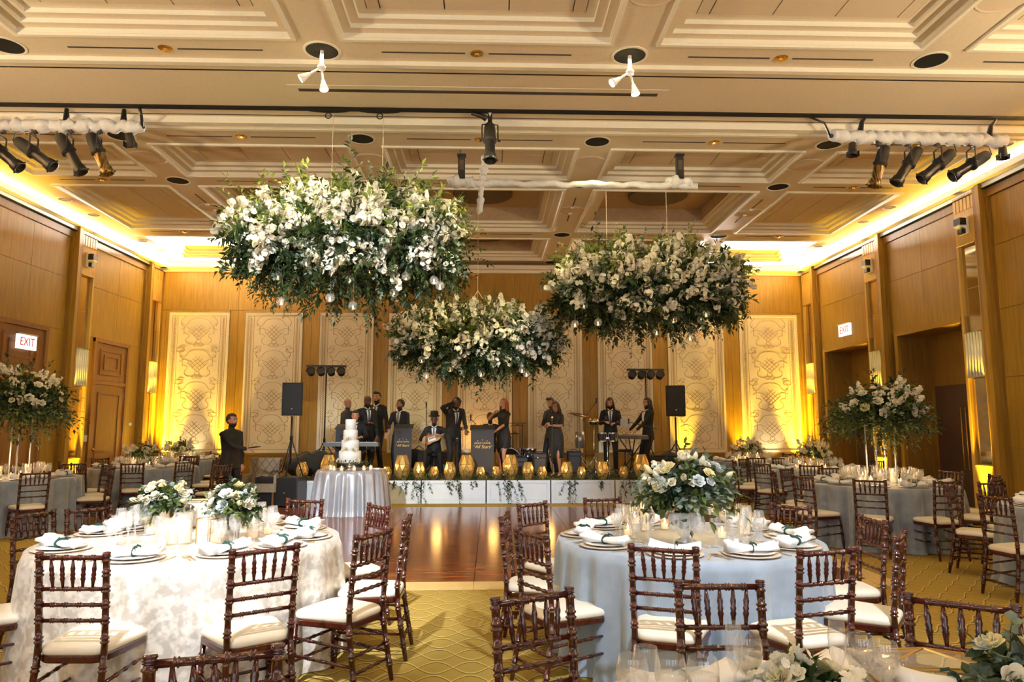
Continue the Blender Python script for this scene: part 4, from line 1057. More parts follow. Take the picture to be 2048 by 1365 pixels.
LN={'L':lantern(.50,.165),'M':lantern(.355,.125),'S':lantern(.26,.098)}
nm={'L':'tall','M':'medium','S':'small'}
LPX=[(604,'M'),(657,'L'),(737,'S'),(774,'S'),(804,'L'),(838,'M'),(868,'S'),(900,'M'),(933,'L'),(961,'S'),(992,'S'),(1021,'L'),(1056,'M'),(1084,'S'),(1134,'M'),(1163,'S'),(1205,'M'),(1247,'S'),(1283,'L'),(1322,'M')]
WH=['at the stage end by the black case','behind the cake table','just left of the cake table cloth edge','right beside the cake table','first tall one right of the cake','under the hatted guitarist, left','under the hatted guitarist','before the leaning man','beside the lettered lectern','before the lettered lectern','between singer and lectern','before the blonde singer','right of the blonde singer','left of the woman with phone','at the feet of the woman with phone','left of the bongo player','below the bongos','right of the bongos','below the bearded man','last one behind the grey table bouquet']
for (x,kd),wh in zip(LPX,WH):
    y=14.80 if kd!='L' else 14.86
    p=aty(x,950,y); place(LN[kd],USED,(p.x,y,SZ),random.uniform(0,1),'%s faceted gold glass lantern %s'%(nm[kd],wh),'gold lanterns along the stage')
for x in range(7):
    d=bpy.data.lights.new('lantern_glow','POINT'); d.energy=5; d.color=(1,.55,.15); d.shadow_soft_size=.1; o=bpy.data.objects.new('lantern_glow',d); o.location=(sx0+.6+x*1.15,14.75,.75); COL.objects.link(o)
# greenery along and over the stage edge
for gi,(a,b,drops,lab) in enumerate(((600,840,[(812,.35),(826,.55),(790,.2)],'beside the cake'),(840,1000,[(850,.3),(893,.42),(920,.55),(945,.2)],'below the leaning man'),(1000,1120,[(1000,.40),(1015,.62),(1028,.55)],'below the singer'),(1120,1335,[(1140,.5),(1147,.62),(1205,.2),(1246,.45),(1262,.3),(1300,.35)],'below the bongos'))):
    xa,xb=aty(a,950,14.6).x,aty(b,950,14.6).x
    t=thing('garland','leafy green garland on the stage edge '+lab,'garland',((xa+xb)/2,14.62,SZ)); lv=Leaves(70+gi); n=int((xb-xa)*26)
    for i in range(n):
        x=lv.r.uniform(xa,xb)-(xa+xb)/2; lv.spray((x,lv.r.uniform(-.02,.30),.03),(lv.r.normal(0,1),lv.r.normal(0,.35)-.1,abs(lv.r.normal(0,.30))),.26,8,.075,.034,0 if lv.r.rand()<.8 else 1,.3)
    for (px_,L) in drops:
        x=aty(px_,960,14.45).x-(xa+xb)/2
        for k_ in range(3): lv.spray((x+lv.r.normal(0,.05),-.10,.02),(lv.r.normal(0,.35),-.25,-.7),L*lv.r.uniform(.6,1),int(7+L*14),.07,.036,0,.9)
    lv.build('foliage',t,GREENS)
# ------------------------------------------------------------------ cake table
CT=(-2.46,12.95); m_satin=mat('silver_satin',(.46,.47,.50),.30,c2=(.40,.41,.44),scale=6,metal=.25)
round_table('cake_table','small round cake table draped in pleated silver satin',CT,.60,m_satin,20,.065,22,300,None,.07)
cake=thing('wedding_cake','four tier white wedding cake with flowers on satin table','cake',(CT[0]-.03,CT[1]-.05,TZ))
m_ice=mat('white_icing',(.85,.83,.78),.5,c2=(.80,.78,.73),scale=18,bump=.10)
MB().lathe([(.001,0),(.12,0),(.10,.02),(.05,.05),(.06,.09),(.21,.12),(.22,.13),(.001,.13)],24).build('stand',m_silver,cake,True)
z=.13
for r,h in ((.195,.20),(.155,.19),(.125,.18),(.095,.19)):
    MB().lathe([(.001,z),(r,z),(r,z+h-.012),(r-.012,z+h),(.001,z+h)],28).build('tier',m_ice,cake,True); z+=h
for a,r,zz in ((-2.2,.16,.33),(-1.9,.155,.36),(-.7,.20,.15),(-2.6,.20,.16),(-1.0,.165,.34),(-2.0,.13,.52),(-1.7,.13,.54)):
    flower(ROSE[1],cake,(r*math.cos(a),r*math.sin(a),zz),(math.cos(a),math.sin(a),.5),.75,'sugar_flower')
lv=Leaves(77)
for a in np.linspace(-3.0,.1,11): lv.spray((.20*math.cos(a),.20*math.sin(a),.14),(math.cos(a),math.sin(a),.0),.22,7,.06,.03,0,.5)
lv.build('greenery',cake,GREENS)
for a,rr in ((-2.5,.40),(-2.1,.46),(-1.75,.48),(-1.3,.47),(-.9,.44),(-.5,.42)):
    place(cB,USED,(CT[0]+rr*math.cos(a),CT[1]+rr*math.sin(a),TZ),0,'small lit votive candle at the foot of the wedding cake','votives at the wedding cake')
p=(CT[0]+.40,CT[1]+.05,TZ); o=MB().box(-.09,.09,-.06,.06,0,.02).build('cake_napkin_stack',m_napk,None,False,p); tag(o,'small white napkin stack at the right of the cake table','napkin')
# ------------------------------------------------------------------ people
m_skinA=mat('skin_light',(.52,.26,.16),.5,c2=(.48,.23,.14)); m_skinB=mat('skin_brown',(.16,.070,.038),.5,c2=(.14,.06,.032)); m_skinC=mat('skin_tan',(.36,.17,.095),.5,c2=(.33,.15,.085))
m_suit=mat('black_suit',(.0045,.0045,.005),.75,c2=(.003,.003,.0035),scale=40,bump=.05); m_shirt=mat('white_shirt',(.72,.72,.72),.7,c2=(.68,.68,.68),scale=30)
m_tie=mat('black_tie',(.008,.008,.010),.5); m_shoe=mat('black_shoe',(.008,.007,.007),.3); m_heel=mat('nude_heel',(.50,.32,.20),.35)
m_hairD=mat('hair_dark',(.012,.008,.006),.5,c2=(.02,.013,.008),scale=60); m_hairB=mat('hair_brown',(.045,.022,.012),.5,c2=(.03,.015,.008),scale=60); m_hairR=mat('hair_auburn',(.40,.13,.035),.5,c2=(.28,.08,.02),scale=60)
m_eye=mat('eye_dark',(.01,.008,.006),.2); m_lip=mat('lip',(.30,.09,.07),.5)
def ik(a,b,l1,l2,hint):
    a,b,hint=Vector(a),Vector(b),Vector(hint); d=b-a; L=min(d.length,(l1+l2)*.995); d.normalize(); 
    x=(l1*l1-l2*l2+L*L)/(2*L); h=math.sqrt(max(l1*l1-x*x,0)); hp=hint-d*hint.dot(d)
    if hp.length<1e-4: hp=Vector((0,1,0))
    hp.normalize(); return a+d*x+hp*h, a+d*L
TP=[(.80,.178,.128),(.90,.172,.122),(.98,.166,.118),(1.10,.150,.106),(1.22,.166,.114),(1.34,.186,.120),(1.42,.175,.104),(1.455,.125,.085),(1.49,.075,.065)]
def tprof(z):
    for i in range(len(TP)-1):
        if TP[i][0]<=z<=TP[i+1][0]:
            t=(z-TP[i][0])/(TP[i+1][0]-TP[i][0]); return tuple(TP[i][k_]+(TP[i+1][k_]-TP[i][k_])*t for k_ in (1,2))
    return TP[-1][1:]
def person(label,loc,rz,H=1.76,skin=None,hair='short',hairm=None,lean=0,twist=0,hy=0,hp=0,side=0,wR=None,wL=None,eR=(-.6,.5,-.6),eL=(.6,.5,-.6),seat=None,feet=None,dress=None,tie=True,hat=False,beard=False,shirt=True,grip=(0,0),stout=1.0,open_shirt=False):
    skin=skin or m_skinA; hairm=hairm or m_hairD; S=H/1.76
    root=thing('person',label,'person',loc,rz); root.scale=(S,S,S)
    ph=.93 if seat is None else seat
    dz=ph-.93
    T=Matrix.Translation((0,0,ph))@Euler((R(lean),R(side),R(twist)),'XYZ').to_matrix().to_4x4()@Matrix.Translation((0,0,-.93))
    Hd=T@Matrix.Translation((0,0,1.50))@Euler((R(hp),0,R(hy)),'XYZ').to_matrix().to_4x4()@Matrix.Translation((0,0,-1.50))
    segs=[]   # (pts, radii, material index)  0 skin 1 suit 2 shoe
    def seg(pts,rad,mi,M=None):
        pts=[(M@Vector(p) if M is not None else Vector(p)) for p in pts]; segs.append((pts,rad,mi,M))
    w_=stout; fem=dress is not None
    tp=[(z,a*w_*(.86 if fem else 1),b*w_*(.88 if fem else 1)) for z,a,b in TP]
    if fem: tp=[(.86,.178,.13),(.93,.182,.132),(1.0,.165,.118),(1.12,.125,.095),(1.22,.135,.105),(1.32,.150,.125),(1.41,.145,.095),(1.45,.10,.075),(1.48,.06,.055)]
    if seat is not None: tp=[q for q in tp if q[0]>.87]
    seg([(0,0,z) for z,a,b in tp],[(a,b) for z,a,b in tp],1,T)
    seg([(0,.005,1.45),(0,-.005,1.56)],[(.054,.056),(.052,.056)],0,T)
    hd=[(1.530,.034,.040,-.034),(1.548,.052,.062,-.022),(1.585,.064,.080,-.012),(1.63,.071,.092,-.004),(1.675,.075,.098,.002),(1.715,.071,.093,.006),(1.745,.054,.072,.008),(1.762,.022,.03,.008)]
    seg([(0,o,z) for z,a,b,o in hd],[(a,b) for z,a,b,o in hd],0,Hd)
    seg([(0,-.092,1.658),(0,-.105,1.635),(0,-.112,1.618),(0,-.100,1.606)],[.010,.013,.016,.012],0,Hd)
    for s in (-1,1): seg([(s*.073,.008,1.65),(s*.080,.014,1.615)],[(.010,.020),(.008,.014)],0,Hd)
    if feet is None: feet=((-.11,0),(.11,0.02))
    for i,s in enumerate((-1,1)):
        fx,fy=feet[i]; hipp=T@Vector((s*.092,.0,.90)); ank=Vector((fx,fy,.085))
        kn_,ank=ik(hipp,ank,.43,.42,(s*.05,-1,.05)) if seat is None else ik(hipp,ank,.43,.42,(s*.1,-1,.6))
        if fem:
            seg([hipp,hipp.lerp(kn_,.5),kn_,kn_.lerp(ank,.35),ank],[.080,.066,.046,.048,.030],0)
            seg([ank+Vector((0,.035,-.03)),ank+Vector((0,-.05,-.045)),ank+Vector((0,-.13,-.068))],[(.026,.028),(.034,.022),(.026,.012)],2)
            segs.append(([ank+Vector((0,.04,-.03)),ank+Vector((0,.045,-.083))],[.014,.011],2,None))
        else:
            seg([hipp,hipp.lerp(kn_,.5),kn_,kn_.lerp(ank,.5),ank+Vector((0,0,-.03))],[.094*w_,.080,.064,.060,.058],1)
            seg([ank+Vector((0,.05,-.045)),ank+Vector((0,-.05,-.042)),ank+Vector((0,-.17,-.058))],[(.040,.036),(.044,.036),(.034,.022)],2)
    if fem:
        L0=dress; kk=[(.90,.182,.132),(.75,.186,.135),(L0+.08,.180,.13),(L0,.172,.125)]
        seg([(0,0,z) for z,a,b in kk],[(a,b) for z,a,b in kk],1,Matrix.Translation((0,0,dz)))
    hands=[]
    for s,wt,eh,gp_ in ((-1,wR,eR,grip[0]),(1,wL,eL,grip[1])):
        sh=T@Vector((s*(.175 if not fem else .150)*min(w_,1.08),.0,1.405))
        wr=Vector(wt) if wt is not None else T@Vector((s*.25,-.05,.86))
        el,wr=ik(sh,wr,.285,.265,eh)
        am=1 if not (fem and dress<.55) else 1
        seg([T@Vector((s*.10,0,1.42)),sh,sh.lerp(el,.5),el],[.070,.066 if not fem else .05,.054 if not fem else .042,.046 if not fem else .036],1)
        seg([el,el.lerp(wr,.4),el.lerp(wr,.93)],[.046 if not fem else .036,.042 if not fem else .034,.034 if not fem else .026],0 if fem else 1)
        d=(wr-el).normalized(); seg([wr-d*.03,wr+d*.01],[.027,.024],0)
        # hand: palm, four fingers, thumb
        up=Vector((0,0,1)); sd=d.cross(up); 
        if sd.length<.1: sd=d.cross(Vector((0,1,0)))
        sd.normalize(); pn=sd.cross(d).normalized()   # pn ~ back of the hand
        pc=wr+d*.045
        segs.append(([wr,pc,wr+d*.085],[(.024,.014),(.040,.015),(.040,.013)],0,('frame',sd)))
        cu=gp_
        for k_ in range(4):
            o=sd*((k_-1.5)*.0215); b0=wr+d*.082+o; ln=(.070,.078,.074,.058)[k_]; a1=R(15+55*cu); a2=R(35+110*cu)
            m1=b0+(d*math.cos(a1)-pn*math.sin(a1))*ln*.5; m2=m1+(d*math.cos(a2)-pn*math.sin(a2))*ln*.5
            segs.append(([b0-d*.01,m1,m2],[.0098,.0092,.0078],0,None))
        ts=-s; b0=wr+d*.03+sd*ts*.032; m1=b0+(d*.7+sd*ts*.7-pn*.25)*.038; m2=m1+(d*.85+sd*ts*.1-pn*.5)*.034
        segs.append(([b0,m1,m2],[.0125,.0105,.0085],0,None)); hands.append((wr+d*.07,d,pn,sd))
    mb=MB()
    for pts,rad,mi,M in segs:
        if isinstance(M,tuple):  # flat palm in a given frame
            sdv=M[1]; n=8; vs=[]
            d=(pts[-1]-pts[0]).normalized(); nv=sdv.cross(d)
            for p,(ra,rb_) in zip(pts,rad):
                for k_ in range(n): a=2*PI*k_/n; vs.append(tuple(p+sdv*ra*math.cos(a)+nv*rb_*math.sin(a)))
            fs=[(i*n+k_,i*n+(k_+1)%n,(i+1)*n+(k_+1)%n,(i+1)*n+k_) for i in range(len(pts)-1) for k_ in range(n)]+[tuple(range(n-1,-1,-1)),tuple((len(pts)-1)*n+k_ for k_ in range(n))]
            mb.add(vs,fs)
        else:
            xax=(M.to_3x3()@Vector((1,0,0))) if isinstance(M,Matrix) else None
            n=14; vs=[]; m_=len(pts)
            if xax is None: mb.tube(pts,rad,12,True)
            else:
                yax=M.to_3x3()@Vector((0,1,0))
                for p,rr in zip(pts,rad):
                    ra,rb_=rr if isinstance(rr,tuple) else (rr,rr)
                    for k_ in range(n): a=2*PI*k_/n; vs.append(tuple(p+xax*ra*math.cos(a)+yax*rb_*math.sin(a)))
                fs=[(i*n+k_,i*n+(k_+1)%n,(i+1)*n+(k_+1)%n,(i+1)*n+k_) for i in range(m_-1) for k_ in range(n)]+[tuple(range(n-1,-1,-1)),tuple((m_-1)*n+k_ for k_ in range(n))]
                mb.add(vs,fs)
    # one continuous skin over all of it
    tmp=obj('body_tmp',mb.mesh('body_tmp')); md=tmp.modifiers.new('r','REMESH'); md.mode='VOXEL'; md.voxel_size=.0105
    sm=tmp.modifiers.new('s','SMOOTH'); sm.factor=.5; sm.iterations=3
    dg=bpy.context.evaluated_depsgraph_get(); me=bpy.data.meshes.new_from_object(tmp.evaluated_get(dg)); bpy.data.objects.remove(tmp)
    me.name='body'; me.materials.clear()
    for q in (skin,m_suit,m_heel if fem else m_shoe): me.materials.append(q)
    npoly=len(me.polygons); cen=np.empty(npoly*3); me.polygons.foreach_get('center',cen); cen=cen.reshape(-1,3)
    if fem: hem=dress+dz
    best=np.full(npoly,1e9); mid=np.zeros(npoly,int)
    for pts,rad,mi,M in segs:
        for i in range(len(pts)-1):
            a,b=np.array(pts[i]),np.array(pts[i+1]); ab=b-a; L2_=ab@ab+1e-12; t=np.clip((cen-a)@ab/L2_,0,1)
            dd=np.linalg.norm(cen-(a+t[:,None]*ab),axis=1)
            r0=max(rad[i]) if isinstance(rad[i],tuple) else rad[i]; r1=max(rad[i+1]) if isinstance(rad[i+1],tuple) else rad[i+1]
            q=dd/(r0+(r1-r0)*t)
            k_=q<best; best[k_]=q[k_]; mid[k_]=mi
    if fem: mid[(mid==0)&(cen[:,2]>hem-.004)&(cen[:,2]<.93)&(np.abs(cen[:,0])<.2)&(np.abs(cen[:,1])<.15)]=1
    me.polygons.foreach_set('material_index',mid.astype(np.int32)); me.polygons.foreach_set('use_smooth',np.ones(npoly,bool)); me.update()
    obj('body',me,root)
    # face
    f=MB()
    for s in (-1,1): f.ball((s*.031,-.081,1.652),(.012,.009,.007),8,5,Hd)
    f.build('eyes',m_eye,root,True)
    f=MB()
    for s in (-1,1): f.tube([Hd@Vector((s*.014,-.094,1.672)),Hd@Vector((s*.032,-.090,1.677)),Hd@Vector((s*.050,-.076,1.670))],.0045,5)
    f.build('eyebrows',hairm,root,True)
    MB().tube([Hd@Vector((-.022,-.084,1.580)),Hd@Vector((0,-.093,1.580)),Hd@Vector((.022,-.084,1.580))],[.003,.006,.003],6).build('mouth',m_lip,root,True)
    # hair
    if hair!='bald':
        hb=MB().ball((0,.006,1.665),(.083,.108,.110),18,14); keep=[]
        for fc in hb.f:
            c=[sum(hb.v[i][k_] for i in fc)/len(fc) for k_ in range(3)]
            if c[2]>1.712 or (c[1]>.012 and c[2]>1.585) or (c[1]>-.035 and c[2]>1.66): keep.append(fc)
        hb.f=keep
        M2=MB(); M2.add(hb.v,hb.f,Hd)
        if hair in ('long','shoulder'):
            zz=1.30 if hair=='long' else 1.43
            P=[(0,.050,1.70),(0,.066,1.60),(0,.080,1.50),(0,.098,1.40),(0,.105,zz)]; rr=[(.078,.055),(.092,.050),(.100,.045),(.098,.036),(.06,.018)]
            vs=[];n=14
            for p,(a,b) in zip(P,rr):
                for k_ in range(n): t=2*PI*k_/n; vs.append((p[0]+a*math.cos(t),p[1]+b*math.sin(t),p[2]))
            M2.add(vs,[(i*n+k_,i*n+(k_+1)%n,(i+1)*n+(k_+1)%n,(i+1)*n+k_) for i in range(4) for k_ in range(n)]+[tuple(4*n+k_ for k_ in range(n))],Hd)
            for s in (-1,1): M2.tube([Hd@Vector((s*.070,-.02,1.70)),Hd@Vector((s*.086,-.012,1.60)),Hd@Vector((s*.088,.0,1.50)),Hd@Vector((s*.085,.0,zz+.04))],[.022,.026,.026,.012],7)
        if hair=='quiff': M2.tube([Hd@Vector((-.05,-.075,1.735)),Hd@Vector((0,-.085,1.765)),Hd@Vector((.05,-.075,1.735))],[.02,.028,.02],7)
        M2.build('hair',hairm,root,True)
    if beard:
        bb=MB().ball((0,-.018,1.580),(.067,.079,.052),16,12); bb.f=[fc for fc in bb.f if (lambda c:c[1]<.01 and c[2]<1.566 or (c[1]<-.0 and abs(c[0])>.045 and c[2]<1.61))([sum(bb.v[i][k_] for i in fc)/len(fc) for k_ in range(3)])]
        M2=MB(); M2.add(bb.v,bb.f,Hd); M2.build('beard',hairm,root,True)
    if hat:
        M2=MB().lathe([(.135,1.722),(.130,1.716),(.090,1.722),(.092,1.79),(.080,1.835),(.03,1.83),(.001,1.825)],20,(0,.005,0),Hd); M2.build('hat',m_suit,root,True)
    # shirt front, tie and lapels follow the chest
    if shirt and not fem:
        def chest(x,z,o): a,b=tprof(z); a*=w_; b*=w_; return T@Vector((x,-b*math.sqrt(max(0,1-(x/a)**2))-o,z))
        def patch(rows,o,nx=5):
            g=MB(); vs=[]
            for z,xa,xb in rows:
                for i in range(nx): vs.append(tuple(chest(xa+(xb-xa)*i/(nx-1),z,o)))
            g.add(vs,[(r_*nx+i,r_*nx+i+1,(r_+1)*nx+i+1,(r_+1)*nx+i) for r_ in range(len(rows)-1) for i in range(nx-1)]); return g
        zs=[1.10+.042*i for i in range(9)]
        wd=lambda z:.008+(.052 if not open_shirt else .07)*((z-1.10)/.34)
        patch([(z,-wd(z),wd(z)) for z in zs],.010).build('shirt',m_shirt,root,True)
        c=MB(); 
        for s in (-1,1): c.tube([T@Vector((0.004*s,-.086,1.445)),T@Vector((s*.045,-.07,1.475)),T@Vector((s*.060,-.01,1.50))],[(.012),(.014),(.010)],6)
        c.build('collar',m_shirt,root,True)
        if tie: patch([(z,-.013-.006*(1-(z-1.10)/.34),.013+.006*(1-(z-1.10)/.34)) for z in zs],.018,3).build('tie',m_tie,root,True)
        for s in (-1,1):
            patch([(z,s*wd(z),s*(wd(z)+.012+.035*math.sin(PI*min(1,(z-1.10)/.34*.95)))) for z in zs],.016,3).build('lapel',m_suit,root,True)
    return root,hands
def stage_x(px_,Y): return aty(px_,900,Y).x
def sp(px_,Y,z=SZ): return (stage_x(px_,Y),Y,z)
pp=atz(455,1030,0)
person('man in black suit standing apart on the left, holding out a dark tablet',(pp.x,pp.y,0),R(62),1.76,m_skinA,'short',m_hairB,wL=(.22,-.06,.86),wR=(-.02,-.42,1.14),hy=10,beard=True,shirt=False,tie=False,stout=1.15,grip=(.2,.3))
tb=obj('tablet',MB().box(-.06,.06,-.09,.09,0,.012).mesh('tablet',m_black),None,(pp.x+.50,pp.y-.26,1.17),R(62)); tb.rotation_euler=(R(-8),0,R(62)); tag(tb,'dark tablet held by the man standing apart on the left','tablet')
person('bald man in black suit seen from behind, left of the band',sp(693,16.9),R(135),1.72,m_skinC,'bald',None,hy=15,shirt=False)
person('bald bearded man in black suit and striped tie behind the cake',sp(731,16.5),R(35),1.78,m_skinB,'bald',None,hp=14,hy=10,beard=True,wR=(-.1,-.30,1.15),stout=1.08)
person('tall dark haired man in black suit standing behind the group left',sp(752,17.3),R(-12),1.90,m_skinA,'quiff',m_hairD,beard=True,hy=-10)
person('man seated at the keyboard behind the cake, white shirt under jacket',sp(709,15.85),R(5),1.76,m_skinA,'quiff',m_hairB,hp=8,seat=.60,feet=((-.15,-.35),(.15,-.32)),wR=(-.18,-.42,.86),wL=(.18,-.42,.86))
person('man in suit and tie looking left behind the left lettered stand',sp(799,16.6),R(-15),1.70,m_skinC,'short',m_hairD,hy=-42,beard=True,wR=(-.15,-.28,1.05),wL=(.12,-.30,1.05))
rg,hg=person('seated guitarist in dark suit, white shirt and black hat',sp(868,16.3),R(0),1.72,m_skinB,'bald',None,hp=10,seat=.56,feet=((-.20,-.36),(.18,-.30)),wR=(-.16,-.24,.92),wL=(.36,-.28,1.02),eL=(.6,.2,-.5),hat=True,grip=(.5,.7))
person('man in dark suit bowing forward with one hand raised to his head',sp(905,15.9),R(28),1.80,m_skinB,'shoulder',m_hairD,lean=22,side=-6,hp=22,hy=8,wR=(-.20,-.46,1.56),eR=(-1,-.1,-.1),wL=(.05,-.55,.98),stout=1.12,grip=(.6,.5))
person('seated drummer in black suit and light tie behind the lectern',sp(980,17.4),R(5),1.74,m_skinB,'short',m_hairD,seat=.60,feet=((-.2,-.35),(.2,-.35)),wR=(-.25,-.40,.92),wL=(.25,-.42,.92),tie=False)
rw,hw_=person('auburn haired woman in short black dress singing into a microphone',sp(1007,16.0),R(-38),1.70,m_skinA,'long',m_hairR,dress=.62,hp=-4,wR=(-.07,-.24,1.44),eR=(-.8,.2,-.6),wL=(-.02,-.30,1.0),feet=((-.10,.04),(.11,-.04)),grip=(.8,.4))
person('woman in black knee length dress with long dark hair checking her phone',sp(1113,15.85),R(-28),1.64,m_skinC,'long',m_hairD,dress=.42,hp=16,hy=-6,wR=(-.10,-.30,1.22),wL=(.02,-.32,1.18),eL=(.8,.2,-.6),feet=((-.09,.02),(.10,-.02)),grip=(.5,.5))
person('dark haired man in black half hidden behind the woman with phone',sp(1104,17.0),R(-50),1.76,m_skinA,'quiff',m_hairD,hp=12,wR=(-.05,-.30,1.1),shirt=False,tie=False)
person('long haired man in suit and tie standing behind the bongos',sp(1222,16.9),R(-12),1.76,m_skinA,'shoulder',m_hairB,hp=14,hy=-12,beard=True,wR=(-.10,-.32,1.18),wL=(.10,-.30,1.15),grip=(.6,.6))
person('bearded long haired man in black jacket in profile at the right keyboard',sp(1297,16.0),R(-72),1.72,m_skinA,'shoulder',m_hairD,hp=2,beard=True,wR=(-.18,-.42,.98),wL=(.16,-.42,1.0),tie=False,open_shirt=True,grip=(.2,.2))
# phones and microphones in hands
def small(name,mb,mt,label,cat,loc,rot=(0,0,0),smooth=False):
    o=mb.build(name,mt,None,smooth,loc); o.rotation_euler=rot; return tag(o,label,cat)
p=sp(1097,15.55,1.70); small('phone',MB().box(-.035,.035,-.004,.004,0,.14),m_black,'phone held up by the woman in the black dress','phone',p,(R(-35),0,R(-30)))
p=sp(1213,16.55,1.68); small('phone',MB().box(-.035,.035,-.004,.004,0,.14),m_black,'phone in the hands of the bongo player','phone',p,(R(-50),0,R(-10)))
def handmic(label,loc,rot):
    t=thing('microphone',label,'microphone',loc); t.rotation_euler=rot; MB().cyl((0,0),.012,-.10,.06,10,None,.018).build('handle',m_black,t,True); MB().ball((0,0,.075),.026,12,8).build('grille',m_chrome,t,True)
handmic('handheld microphone at the mouth of the auburn haired singer',sp(1001,15.78,1.92),(R(20),R(10),0))
# ------------------------------------------------------------------ band equipment
def tripod(t,h,spread,r=.016,m=None,legz=.45):
    MB().cyl((0,0),r,legz*.3,h,10).build('pole',m or m_black,t,True)
    for k_ in range(3):
        a=2*PI*k_/3+.5; MB().tube([(0,0,legz),(spread*math.cos(a),spread*math.sin(a),.012)],r*.7,7).build('leg',m or m_black,t,True)
    MB().cyl((0,0),r*1.7,legz-.04,legz+.04,10).build('collar',m or m_black,t,True)
def pa_speaker(label,loc,rz,tilt=0):
    t=thing('loudspeaker',label,'speaker',loc,rz); M=Matrix.Translation((0,0,.02))@Euler((tilt,0,0)).to_matrix().to_4x4()
    MB().prism([(-.19,-.17),(.19,-.17),(.19,.02),(.12,.19),(-.12,.19),(-.19,.02)],0,.64,M).build('cabinet',m_blackm,t)
    MB().box(-.175,.175,-.180,-.171,.03,.61,M).build('grille',mat('grille_black',(.006,.006,.006),.7,c2=(.004,.004,.004),scale=300,bump=.2),t)
    MB().ball((0,-.182,.13),(.016,.004,.016),10,6,M).build('badge',m_chrome,t)
    return t
def stand(label,loc,h,spread=.5):
    t=thing('tripod_stand',label,'stand',loc); tripod(t,h,spread,.018,None,.75); return t
# left loudspeaker on a black case, right one on the stage edge
lx=stage_x(573,14.3)
case=thing('road_case','black road case on the floor at the left end of the stage','case',(lx,14.15,0)); MB().box(-.42,.36,-.33,.33,.04,.56).build('body',m_blackm,case)
for q in (-.42,.36): MB().box(q-.012,q+.012,-.34,.34,.03,.57).build('edge_strip',m_black,case)
for q in (-.3,.24):
    for r_ in (-.25,.25): MB().ball((q,r_,.022),.022,8,6).build('caster',m_black,case)
MB().ball((.12,-.335,.28),.02,8,6).build('latch',m_chrome,case)
q=aty(587,833,14.3)
stand('black speaker stand standing on the road case',(q.x,14.2,.56),q.z-.56,.25); pa_speaker('black loudspeaker tilted on its pole above the road case',(q.x,14.2,q.z),R(12),R(4))
q=aty(1351,835,14.9); stand('black tripod speaker stand at the right end of the stage',(q.x,14.9,SZ),q.z-SZ); pa_speaker('black loudspeaker on the pole at the right end of the stage',(q.x,14.9,q.z),R(-8))
# light bars
def lightbar(label,lab2,px_,py,Y,w_):
    q=aty(px_,py,Y); st=stand(lab2,(q.x,Y,SZ),q.z-SZ,.45)
    t=thing('light_bar',label,'light bar',(q.x,Y,q.z),R(3)); MB().box(-w_/2,w_/2,-.025,.025,0,.05).build('bar',m_black,t)
    for k_ in range(4):
        x=-w_/2+w_*(k_+.5)/4+(.0); MB().tube([(x-.09,0,0),(x-.09,-.03,-.10)],.008,6).build('yoke',m_black,t); MB().tube([(x+.09,0,0),(x+.09,-.03,-.10)],.008,6).build('yoke',m_black,t)
        M=Matrix.Translation((x,-.03,-.12))@Euler((R(62),0,0)).to_matrix().to_4x4()
        c=MB().lathe([(.06,-.08),(.085,-.06),(.09,.06),(.105,.08),(.095,.08),(.08,.05),(.001,.05)],16,(0,0,0),M).build('par_can',m_blackm,t,True)
        MB().lathe([(.001,.056),(.08,.056)],16,(0,0,0),M).build('lens',mat('par_lens',(.05,.05,.05),.2),c)
lightbar('four black stage lights on a bar, left of the band','black stand under the left light bar',653,735,17.2,.95); lightbar('four black stage lights on a bar, right of the band','black stand under the right light bar',1291,742,17.2,.92)
# lettered fabric stands
def text(body,size,parent,loc,mt,shear=0,ext=.002):
    c=bpy.data.curves.new('lettering','FONT'); c.body=body; c.size=size; c.align_x='CENTER'; c.align_y='CENTER'; c.extrude=ext; c.shear=shear; c.materials.append(mt)
    tmp=bpy.data.objects.new('lettering_tmp',c); COL.objects.link(tmp); me=bpy.data.meshes.new_from_object(tmp.evaluated_get(bpy.context.evaluated_depsgraph_get())); bpy.data.objects.remove(tmp); me.name='lettering'
    o=obj('lettering',me,parent,loc); o.rotation_euler=(R(90),0,0); return o
m_ygold=mat('lettering_gold',(.85,.62,.18),.5,emit=.0); m_front=mat('stand_front',(.045,.047,.055),.8,c2=(.035,.036,.043),scale=50,bump=.1)
def star(mb,x,z,r,y):
    P=[(x+(r if i%2==0 else r*.42)*math.sin(PI*i/5),z+(r if i%2==0 else r*.42)*math.cos(PI*i/5)) for i in range(10)]
    mb.add([(a,y-.002,b) for a,b in P]+[(x,y-.002,z)],[(i,(i+1)%10,10) for i in range(10)])
